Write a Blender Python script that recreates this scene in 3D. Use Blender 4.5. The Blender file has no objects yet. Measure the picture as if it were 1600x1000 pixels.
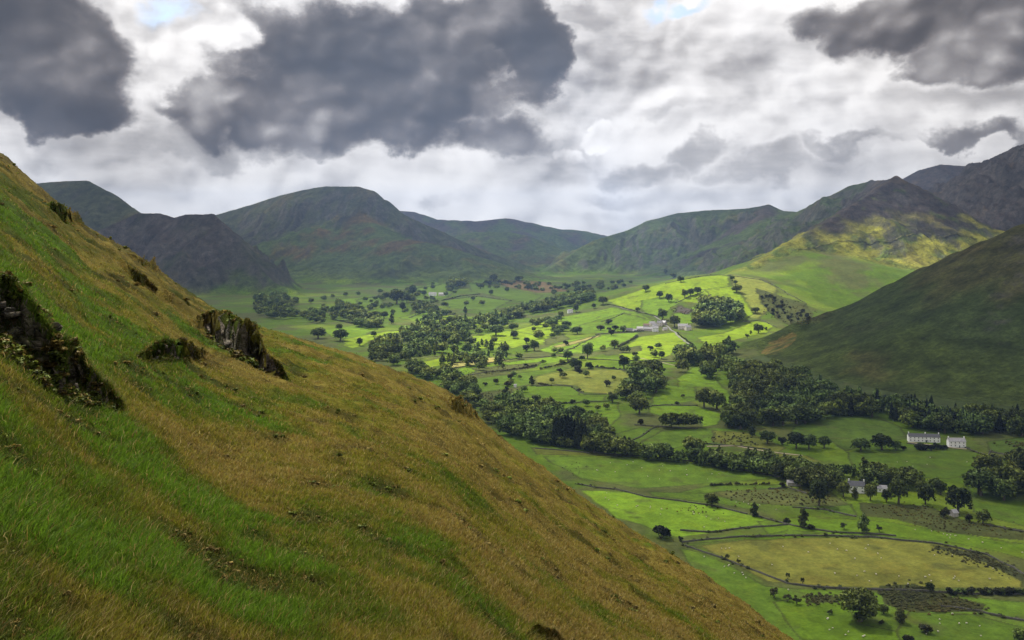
import bpy, math, random
import numpy as np
from mathutils import Vector
rnd = random.Random(7)
rng = np.random.default_rng(11)
F = 1386.0          # focal length in pixels of a 1600 px wide picture
SC = bpy.context.scene
COL = SC.collection

# ------------------------------------------------------------------ noise
def _hash(ix, iy, seed):
    with np.errstate(over='ignore'):
        h = ix*np.int32(374761393)+iy*np.int32(668265263)+np.int32((seed*144269) & 0x7fffffff)
        h = (h ^ (h >> 13))*np.int32(1274126177)
        return (h ^ (h >> 16)) & np.int32(1023)
_GC = np.cos(np.arange(1024)*2*math.pi/1024).astype(np.float32); _GS = np.sin(np.arange(1024)*2*math.pi/1024).astype(np.float32)
def perlin(x, y, seed=0):
    x, y = np.broadcast_arrays(np.asarray(x, dtype=np.float32), np.asarray(y, dtype=np.float32))
    ix = np.floor(x).astype(np.int32); iy = np.floor(y).astype(np.int32)
    fx = x-ix; fy = y-iy
    u = fx*fx*fx*(fx*(fx*6-15)+10); v = fy*fy*fy*(fy*(fy*6-15)+10)
    def g(ax, ay, dx, dy):
        h = _hash(ax, ay, seed)
        return _GC[h]*dx+_GS[h]*dy
    a = g(ix, iy, fx, fy); b = g(ix+1, iy, fx-1, fy)
    c = g(ix, iy+1, fx, fy-1); d = g(ix+1, iy+1, fx-1, fy-1)
    a = a+(b-a)*u; c = c+(d-c)*u
    return (a+(c-a)*v)*1.5
def fbm(x, y, seed=0, o=4, ridged=False):
    s = 0; a = 1.0; t = 0; f = 1.0
    for i in range(o):
        n = perlin(x*f+17.3*i, y*f-9.1*i, seed+i)
        if ridged: n = 1-2*np.abs(n)
        s = s+a*n; t += a; a *= .5; f *= 2.03
    return s/t
def sstep(a, b, x):
    t = np.clip((x-a)/(b-a), 0, 1); return t*t*(3-2*t)
def lerp(a, b, t): return a+(b-a)*t
def mixc(a, b, t): return a*(1-t[..., None])+b*t[..., None]
def C(*v): return np.array(v, dtype=np.float64)

# ------------------------------------------------------------------ object helpers
def tag(o, label=None, cat=None, group=None, kind=None):
    if label: o['label'] = label
    if cat: o['category'] = cat
    if group: o['group'] = group
    if kind: o['kind'] = kind
    return o
def link(o, parent=None):
    COL.objects.link(o)
    if parent: o.parent = parent
    return o
def empty(name, loc=(0, 0, 0), rz=0):
    o = bpy.data.objects.new(name, None); o.empty_display_size = 1
    o.location = loc; o.rotation_euler = (0, 0, rz); return link(o)
def np_mesh(name, V, Fq, mats=(), col=None, smooth=False, normals=None, midx=None, extra=None):
    """V (n,3); Fq (m,k) int, -1 never used"""
    V = np.asarray(V, dtype=np.float32); Fq = np.asarray(Fq, dtype=np.int32)
    me = bpy.data.meshes.new(name)
    m, k = Fq.shape
    me.vertices.add(len(V)); me.vertices.foreach_set('co', V.ravel())
    me.loops.add(m*k); me.loops.foreach_set('vertex_index', Fq.ravel())
    me.polygons.add(m)
    me.polygons.foreach_set('loop_start', np.arange(0, m*k, k, dtype=np.int32))
    me.polygons.foreach_set('loop_total', np.full(m, k, dtype=np.int32))
    if smooth: me.polygons.foreach_set('use_smooth', np.ones(m, dtype=bool))
    for mt in mats: me.materials.append(mt)
    if midx is not None: me.polygons.foreach_set('material_index', np.asarray(midx, dtype=np.int32))
    me.update(calc_edges=True)
    if col is not None:
        a = me.color_attributes.new('Col', 'FLOAT_COLOR', 'POINT')
        cc = np.ones((len(V), 4), dtype=np.float32); cc[:, :3] = col
        a.data.foreach_set('color', cc.ravel())
    if extra:
        for nm, arr in extra.items():
            a = me.attributes.new(nm, 'FLOAT', 'POINT'); a.data.foreach_set('value', np.asarray(arr, dtype=np.float32))
    if normals is not None:
        me.normals_split_custom_set_from_vertices(normals)
    return me
def mobj(name, me, parent=None): return link(bpy.data.objects.new(name, me), parent)
def grid_faces(nr, nc):
    i = np.arange(nr-1)[:, None]*nc+np.arange(nc-1)[None, :]
    i = i.ravel(); return np.stack([i, i+1, i+nc+1, i+nc], 1)

# ------------------------------------------------------------------ materials
class NT:
    def __init__(s, tree): s.t = tree; s.n = tree.nodes; s.l = tree.links
    def node(s, typ, ins=None, **kw):
        n = s.n.new(typ)
        for k, v in kw.items(): setattr(n, k, v)
        if ins:
            for k, v in ins.items(): s.put(n.inputs[k], v)
        return n
    def put(s, sock, v):
        if isinstance(v, bpy.types.NodeSocket): s.l.new(v, sock)
        elif hasattr(v, 'sk'): s.l.new(v.sk, sock)
        else:
            if isinstance(v, (tuple, list)) and len(v) == 3 and sock.type == 'RGBA': v = (*v, 1)
            sock.default_value = v
    def math(s, op, a, b=0.0, c=0.0, clamp=False):
        n = s.n.new('ShaderNodeMath'); n.operation = op; n.use_clamp = clamp
        s.put(n.inputs[0], a); s.put(n.inputs[1], b); s.put(n.inputs[2], c); return n.outputs[0]
    def add(s, a, b): return s.math('ADD', a, b)
    def mul(s, a, b): return s.math('MULTIPLY', a, b)
    def noise(s, vec, scale, detail=4, rough=.55, dist=0.0, typ='FBM'):
        n = s.node('ShaderNodeTexNoise', {'Vector': vec, 'Scale': scale, 'Detail': detail, 'Roughness': rough, 'Distortion': dist})
        return n.outputs['Fac']
    def mapr(s, x, a, b, c=0.0, d=1.0, smooth=False):
        n = s.node('ShaderNodeMapRange', {'Value': x, 'From Min': a, 'From Max': b, 'To Min': c, 'To Max': d})
        if smooth: n.interpolation_type = 'SMOOTHSTEP'
        return n.outputs[0]
    def mix(s, f, a, b, mode='MIX'):
        n = s.n.new('ShaderNodeMix'); n.data_type = 'RGBA'; n.blend_type = mode
        s.put(n.inputs[0], f); s.put(n.inputs[6], a); s.put(n.inputs[7], b); return n.outputs[2]
def new_mat(name):
    m = bpy.data.materials.new(name); m.use_nodes = True
    nt = NT(m.node_tree); nt.n.clear()
    nt.out = nt.node('ShaderNodeOutputMaterial'); return m, nt
def finish(nt, color, rough=.9, spec=.15, bump=None, bstr=.3, bdist=1.0, trans=0.0, tcol=None):
    p = nt.node('ShaderNodeBsdfPrincipled', {'Base Color': color, 'Roughness': rough, 'Specular IOR Level': spec})
    if bump is not None:
        b = nt.node('ShaderNodeBump', {'Height': bump, 'Strength': bstr, 'Distance': bdist}); nt.l.new(b.outputs[0], p.inputs['Normal'])
    o = p.outputs[0]
    if trans > 0:
        tr = nt.node('ShaderNodeBsdfTranslucent', {'Color': tcol if tcol is not None else color})
        mx = nt.node('ShaderNodeMixShader', {0: trans}); nt.l.new(o, mx.inputs[1]); nt.l.new(tr.outputs[0], mx.inputs[2]); o = mx.outputs[0]
    nt.l.new(o, nt.out.inputs['Surface'])
def attr(nt): return nt.node('ShaderNodeAttribute', attribute_name='Col').outputs['Color']
def simple_mat(name, col, rough=.85, nscale=3.0, amt=.35, spec=.2, bstr=.0):
    m, nt = new_mat(name)
    co = nt.node('ShaderNodeTexCoord').outputs['Object']
    n = nt.noise(co, nscale, 5, .6)
    k = nt.mapr(n, .3, .7, 1-amt, 1+amt)
    c = nt.mix(1.0, col, nt.node('ShaderNodeCombineColor', {0: k, 1: k, 2: k}).outputs[0], 'MULTIPLY')
    finish(nt, c, rough, spec, n if bstr else None, bstr, .1); return m

def mat_valley():
    m, nt = new_mat('pasture_turf')
    co = nt.node('ShaderNodeNewGeometry').outputs['Position']
    a = attr(nt)
    n1 = nt.noise(co, .02, 6, .62); n2 = nt.noise(co, .11, 5, .65); n3 = nt.noise(co, .5, 3, .6)
    k = nt.mul(nt.mapr(n1, .3, .7, .78, 1.2), nt.mul(nt.mapr(n2, .3, .7, .72, 1.25), nt.mapr(n3, .3, .7, .8, 1.2)))
    c = nt.mix(1.0, a, nt.node('ShaderNodeCombineColor', {0: k, 1: k, 2: k}).outputs[0], 'MULTIPLY')
    w = nt.mapr(nt.noise(co, .035, 5, .7), .5, .68, 0, .35)
    c = nt.mix(w, c, nt.mix(1.0, c, (1.35, .95, .9), 'MULTIPLY'))
    finish(nt, c, .95, .05, n2, .35, 1.5); return m
def mat_hill():
    m, nt = new_mat('fell_ground')
    co = nt.node('ShaderNodeNewGeometry').outputs['Position']
    a = attr(nt)
    n1 = nt.noise(co, .006, 7, .65, 1.2); n2 = nt.noise(co, .03, 7, .7); n3 = nt.noise(co, .16, 5, .7)
    k = nt.mul(nt.mapr(n1, .32, .68, .72, 1.3), nt.mul(nt.mapr(n2, .32, .68, .48, 1.6), nt.mapr(n3, .3, .7, .6, 1.45)))
    c = nt.mix(1.0, a, nt.node('ShaderNodeCombineColor', {0: k, 1: k, 2: k}).outputs[0], 'MULTIPLY')
    h = nt.add(n2, nt.mul(n3, .3))
    finish(nt, c, .95, .03, h, .9, 14.0); return m
def mat_turf():
    m, nt = new_mat('hill_turf')
    co = nt.node('ShaderNodeNewGeometry').outputs['Position']
    a = attr(nt)
    n1 = nt.noise(co, 1.2, 5, .65); n2 = nt.noise(co, 14.0, 5, .7); n0 = nt.noise(co, .25, 4, .6)
    k = nt.mul(nt.mapr(n1, .3, .7, .7, 1.3), nt.mapr(n2, .3, .7, .45, 1.5)); k = nt.mul(k, nt.mapr(n0, .3, .7, .8, 1.2))
    c = nt.mix(1.0, a, nt.node('ShaderNodeCombineColor', {0: k, 1: k, 2: k}).outputs[0], 'MULTIPLY')
    finish(nt, c, .95, .03, nt.add(n2, n1), .8, .12); return m
def mat_rock(name='crag_rock', base=(.15, .125, .10)):
    m, nt = new_mat(name)
    co = nt.node('ShaderNodeTexCoord').outputs['Object']
    mp = nt.node('ShaderNodeMapping', {'Vector': co, 'Scale': (1, 1, 3.0), 'Rotation': (.4, .5, .2)}).outputs[0]
    v = nt.node('ShaderNodeTexVoronoi', {'Vector': mp, 'Scale': 2.4}, feature='DISTANCE_TO_EDGE').outputs['Distance']
    n = nt.noise(mp, 2.5, 8, .75, .5); n2 = nt.noise(co, 9, 5, .7)
    c = nt.mix(nt.mapr(n, .35, .7), (base[0]*.35, base[1]*.35, base[2]*.35), (base[0]*2.0, base[1]*2.0, base[2]*1.9))
    c = nt.mix(nt.mapr(n2, .55, .72, 0, .6), c, (.16, .16, .14))
    c = nt.mix(nt.mapr(nt.noise(co, 1.1, 5, .6), .5, .62, 0, .75), c, (.05, .06, .012))
    c = nt.mix(nt.mapr(v, 0, .05, .8, 0), c, (.012, .011, .01))
    finish(nt, c, .9, .2, nt.add(nt.mapr(v, 0, .12, 0, .4), nt.add(n, nt.mul(n2, .4))), 1.0, .25); return m
def mat_leaf(name, tint, trans=.3, var=.6):
    m, nt = new_mat(name)
    a = attr(nt)
    r = nt.node('ShaderNodeObjectInfo').outputs['Random']
    co = nt.node('ShaderNodeNewGeometry').outputs['Position']
    k = nt.mul(nt.mapr(r, 0, 1, 1-var, 1+var), nt.mapr(nt.noise(co, .05, 3, .5), .35, .65, .8, 1.25))
    t = nt.mix(nt.mapr(nt.noise(co, .013, 2, .5), .4, .62), tint, (tint[0]*1.6, tint[1]*1.25, tint[2]*.9))
    c = nt.mix(1.0, nt.mix(1.0, a, t, 'MULTIPLY'), nt.node('ShaderNodeCombineColor', {0: k, 1: k, 2: k}).outputs[0], 'MULTIPLY')
    finish(nt, c, .75, .25, trans=trans); return m
def mat_blade():
    m, nt = new_mat('grass_blades')
    a = attr(nt); finish(nt, a, .7, .15, trans=.42); return m

# ------------------------------------------------------------------ terrain of the valley and fells
FLOOR_D = [0, 300, 600, 900, 1300, 2000, 2700, 3500, 4500, 6000, 8000, 10500, 14000]
FLOOR_Z = [-196, -196, -196, -194, -188, -172, -160, -150, -136, -108, -60, 20, 60]
def floor_z(x, y):
    z = np.interp(y, FLOOR_D, FLOOR_Z)
    z = z+4.0*fbm(x/420, y/420, 5, 3)*sstep(300, 900, y)+1.0*fbm(x/60, y/60, 8, 3)
    return z
# name, crest (px, py, D), slope, concavity, rounding, rib wavelength, rib amplitude, base, colours (low, high)
G1 = C(.085, .115, .022); G2 = C(.055, .078, .022); HEA = C(.052, .042, .038); G3 = C(.048, .062, .026); G4 = C(.050, .056, .030); BR = C(.11, .078, .03)
RIDGES = [
 ('fell', [(-700, 200, 5200), (-200, 270, 4800), (40, 288, 4500), (80, 284, 4500), (135, 282, 4450), (165, 298, 4350), (205, 327, 4200), (240, 350, 4000)], .85, .55, 30, 260, 75, G4, G4*1.1, G4*.9),
 ('fell', [(-300, 420, 3600), (100, 385, 3700), (215, 333, 3900), (250, 333, 3850), (272, 340, 3800), (290, 335, 3750), (332, 334, 3700), (345, 345, 3650), (368, 370, 3600), (395, 405, 3520), (425, 440, 3440), (470, 458, 3350)], 1.2, .7, 14, 170, 70, G2, G4*.8, HEA*.85),
 ('mountain', [(240, 380, 6800), (335, 337, 6400), (400, 318, 6100), (440, 305, 5900), (480, 296, 5750), (510, 291, 5650), (560, 292, 5550), (580, 297, 5500), (600, 312, 5480), (620, 330, 5450), (650, 345, 5500), (690, 362, 5600), (740, 385, 5700), (800, 408, 5800), (860, 425, 5900)], .98, .72, 45, 300, 115, G2, G4, G4),
 ('fell', [(560, 330, 5350), (600, 366, 5000), (650, 376, 4800), (700, 385, 4700), (760, 405, 4750), (820, 424, 4900), (880, 437, 5000)], .42, .6, 30, 220, 34, G1*.8, G2, BR*.7),
 ('mountain', [(520, 318, 9800), (615, 328, 9500), (645, 330, 9500), (685, 343, 9400), (740, 345, 9200), (790, 340, 9200), (830, 348, 9300), (870, 357, 9400), (910, 360, 9500), (945, 368, 9700), (1050, 380, 10000), (1250, 360, 10000)], .5, .5, 40, 500, 60, G2, G2, HEA),
 ('fell', [(640, 390, 7600), (700, 370, 7500), (740, 363, 7400), (795, 362, 7300), (822, 368, 7200), (850, 385, 7100), (880, 400, 6900)], .45, .6, 40, 300, 30, BR*.55, G2, HEA),
 ('fell', [(850, 425, 5400), (880, 405, 5700), (930, 375, 5900), (980, 360, 6000), (1012, 345, 6000), (1060, 333, 6000), (1112, 328, 5950), (1165, 326, 5800), (1200, 321, 5700), (1225, 330, 5600), (1247, 331, 5300), (1290, 311, 5000), (1330, 290, 4700), (1362, 283, 4500)], .68, .55, 22, 240, 95, G2*1.1, G2, G3),
 ('fell', [(1200, 321, 5700), (1190, 350, 5300), (1150, 385, 4900), (1130, 415, 4600)], .5, .5, 20, 200, 30, G2*.9, G2, HEA),
 ('fell', [(1362, 283, 4500), (1385, 281, 3900), (1400, 277, 3500), (1428, 300, 3450), (1460, 320, 3400), (1500, 350, 3350), (1537, 373, 3300), (1600, 420, 3200)], 1.0, .6, 8, 150, 60, G1*.9, HEA*1.1, HEA),
 ('fell', [(1400, 277, 3500), (1345, 312, 3300), (1290, 348, 3120), (1235, 378, 3000), (1190, 405, 2900), (1160, 420, 2800)], .62, .55, 10, 120, 20, G1, HEA, HEA),
 ('knoll', [(1250, 395, 2950), (1190, 424, 2800), (1150, 429, 2700), (1110, 429, 2600), (1040, 442, 2600), (960, 466, 2550), (870, 490, 2450), (800, 508, 2300)], .27, .3, 110, 200, 3, G1, G1, BR),
 ('mountain', [(1380, 310, 7200), (1415, 281, 7000), (1440, 265, 6900), (1470, 257, 6800), (1530, 261, 6700), (1600, 275, 6600)], .55, .5, 30, 300, 40, G2, G2, HEA),
 ('mountain', [(1440, 335, 5700), (1478, 303, 5500), (1520, 270, 5200), (1560, 245, 5000), (1600, 225, 4800), (1700, 180, 4500), (2100, 120, 4200), (3000, 160, 4200)], .62, .5, 20, 190, 85, HEA*1.3, HEA, HEA),
 ('hillside', [(1150, 552, 1650), (1200, 527, 1680), (1250, 503, 1700), (1300, 486, 1720), (1350, 468, 1720), (1400, 441, 1700), (1450, 416, 1670), (1500, 393, 1630), (1540, 376, 1600), (1600, 350, 1550), (1720, 300, 1500), (2100, 200, 1400), (3200, 0, 1500)], .62, .5, 16, 60, 14, G1*.55, G2*.72, C(.060, .060, .020)),
]
def p2w(px, py, D): return ((px-800)/F*D, D, (400-py)/F*D)
def terrain(x, y):
    """height, id of the dominating ridge (-1 = floor), weights, height above floor, rib value"""
    shp = x.shape; x = x.ravel(); y = y.ravel(); n = len(x)
    fl = floor_z(x, y)
    K = 10.0; NR = len(RIDGES)
    A = np.full((NR+1, n), -1e4, dtype=np.float32); A[0] = fl; RB = np.zeros((NR+1, n), dtype=np.float32)
    for ri, (nm, pts, s, cc, rd, lam, amp, *_c) in enumerate(RIDGES):
        W = np.array([p2w(*p) for p in pts])
        zmax = W[:, 2].max(); R = (zmax+220)/(s*min(1, 1-cc+.35))*1.25+lam
        lo = W[:, :2].min(0)-R; hi = W[:, :2].max(0)+R
        I = np.nonzero((x > lo[0]) & (x < hi[0]) & (y > lo[1]) & (y < hi[1]))[0]
        if len(I) == 0: continue
        X = x[I]; Y = y[I]; f = fl[I]
        def dropf(w, Hh):
            de = np.sqrt(w*w+rd*rd)-rd
            dr = (1-cc)*s*de+cc*Hh*1.05*(1-np.exp(-s*1.35*de/Hh))
            return np.where(dr > Hh, Hh+(dr-Hh)*.3, dr)
        wn = (.1 if ri == 13 else .35)*lam*fbm(X/lam/1.7, Y/lam/1.7, 40+ri, 2)
        best = np.full(X.shape, -1e5); zc = np.zeros(X.shape); d = np.full(X.shape, 1e9); L = 0.0
        for a, b in zip(W[:-1], W[1:]):
            ab = b[:2]-a[:2]; l2 = float(ab@ab); l = math.sqrt(l2)
            t = np.clip(((X-a[0])*ab[0]+(Y-a[1])*ab[1])/l2, 0, 1)
            ds = np.sqrt((X-a[0]-t*ab[0])**2+(Y-a[1]-t*ab[1])**2)
            zs = a[2]+t*(b[2]-a[2])
            m = zs > f-30
            q = np.maximum(ds+wn*sstep(0, lam*1.5, ds), 0)
            hq = zs-dropf(q, np.maximum(zs-f+8, 5))
            m = hq > best
            best = np.where(m, hq, best); zc = np.where(m, zs, zc); d = np.minimum(d, ds)
        k0 = best+amp > f-60
        I = I[k0]; d = d[k0]; X = X[k0]; Y = Y[k0]; f = f[k0]; drop = (zc-best)[k0]; zc = zc[k0]
        if len(I) == 0: continue
        wq = .3*fbm(X/lam, Y/lam, 70+ri, 2)
        rv = fbm(X/lam+wq, Y/(lam*3.2)+.25*X/lam+wq, 20+ri, 5, ridged=True)
        rv2 = fbm(X/(lam*.45), Y/(lam*.45), 90+ri, 5)
        k = sstep(0, lam*.9, d)*np.clip((zc-drop-f)/60, 0, 1)
        if ri == 13: rv = rv*0+.15; k = k*.5
        A[ri+1, I] = zc-drop+amp*k*(rv-.15)+amp*(.6 if ri in (1, 8, 9) else .35)*rv2*(.12+.88*k)*np.clip((zc-drop-f)/40, 0, 1)
        RB[ri+1, I] = rv*k
    mx = A.max(0)
    E = np.exp(np.clip((A-mx)/K, -30, 0)); S = E.sum(0)
    h = mx+K*np.log(S)
    w = E/S
    idx = A.argmax(0)-1
    return h.reshape(shp).astype(np.float64), idx.reshape(shp), w, (h-fl).reshape(shp), (w*RB).sum(0).reshape(shp)
# ------------------------------------------------------------------ valley sheet (polar grid centred on the camera)
def build_rows():
    D = [300.0]
    while D[-1] < 13000:
        d = D[-1]
        r = .0030 if d < 1000 else (.0026 if d < 4800 else (.0032 if d < 7500 else .008))
        D.append(d*(1+r))
    return np.array(D)
ROWS = build_rows()
COLS = np.concatenate([np.arange(-1900, -160, 40), np.arange(-160, 400, 5), np.arange(400, 1640, 1.9), np.arange(1640, 1900, 10), np.arange(1900, 3600, 40)]).astype(float)
GX = (COLS[None, :]-800)/F*ROWS[:, None]; GY = np.repeat(ROWS[:, None], len(COLS), 1)
GZ, GID, GW, GH, GR = terrain(GX, GY)
GPY = 400-GZ/GY*F
GVIS = np.minimum.accumulate(GPY, 0)
def ground(px, py):
    """world point where the sight line through a picture point meets the valley sheet"""
    c = int(np.argmin(np.abs(COLS-px))); col = GVIS[:, c]
    i = int(np.searchsorted(-col, -py))
    i = min(max(i, 1), len(ROWS)-1)
    a, b = col[i-1], col[i]
    t = 0 if a == b else min(max((a-py)/(a-b), 0), 1)
    D = ROWS[i-1]+t*(ROWS[i]-ROWS[i-1])
    x = (px-800)/F*D
    return x, D, zat(x, D)
def zat(x, y):
    u = x/y*F+800
    c = int(np.clip(np.searchsorted(COLS, u), 1, len(COLS)-1)); r = int(np.clip(np.searchsorted(ROWS, y), 1, len(ROWS)-1))
    tc = min(max((u-COLS[c-1])/(COLS[c]-COLS[c-1]), 0), 1); tr = min(max((y-ROWS[r-1])/(ROWS[r]-ROWS[r-1]), 0), 1)
    return float((GZ[r-1, c-1]*(1-tc)+GZ[r-1, c]*tc)*(1-tr)+(GZ[r, c-1]*(1-tc)+GZ[r, c]*tc)*tr)
def zat_v(x, y): return np.array([zat(a, b) for a, b in zip(np.ravel(x), np.ravel(y))]).reshape(np.shape(x))
def in_poly(P, x, y):
    ins = np.zeros(x.shape, bool); n = len(P); j = n-1
    for i in range(n):
        xi, yi = P[i]; xj, yj = P[j]
        if yi != yj:
            ins ^= ((yi > y) != (yj > y)) & (x < (xj-xi)*(y-yi)/(yj-yi)+xi)
        j = i
    return ins
def densify(pts, n=6):
    out = []
    for a, b in zip(pts, pts[1:]+pts[:1]):
        for k in range(n): out.append((a[0]+(b[0]-a[0])*k/n, a[1]+(b[1]-a[1])*k/n))
    return out
def wpoly(pts): return [ground(*p)[:2] for p in densify(pts)]

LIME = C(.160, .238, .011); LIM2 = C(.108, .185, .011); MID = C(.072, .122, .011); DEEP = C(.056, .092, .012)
TAWN = C(.150, .155, .026); TAW2 = C(.14, .16, .026); ROUG = C(.072, .085, .022); DARK = C(.035, .04, .016); HAY = C(.27, .25, .075)
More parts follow.
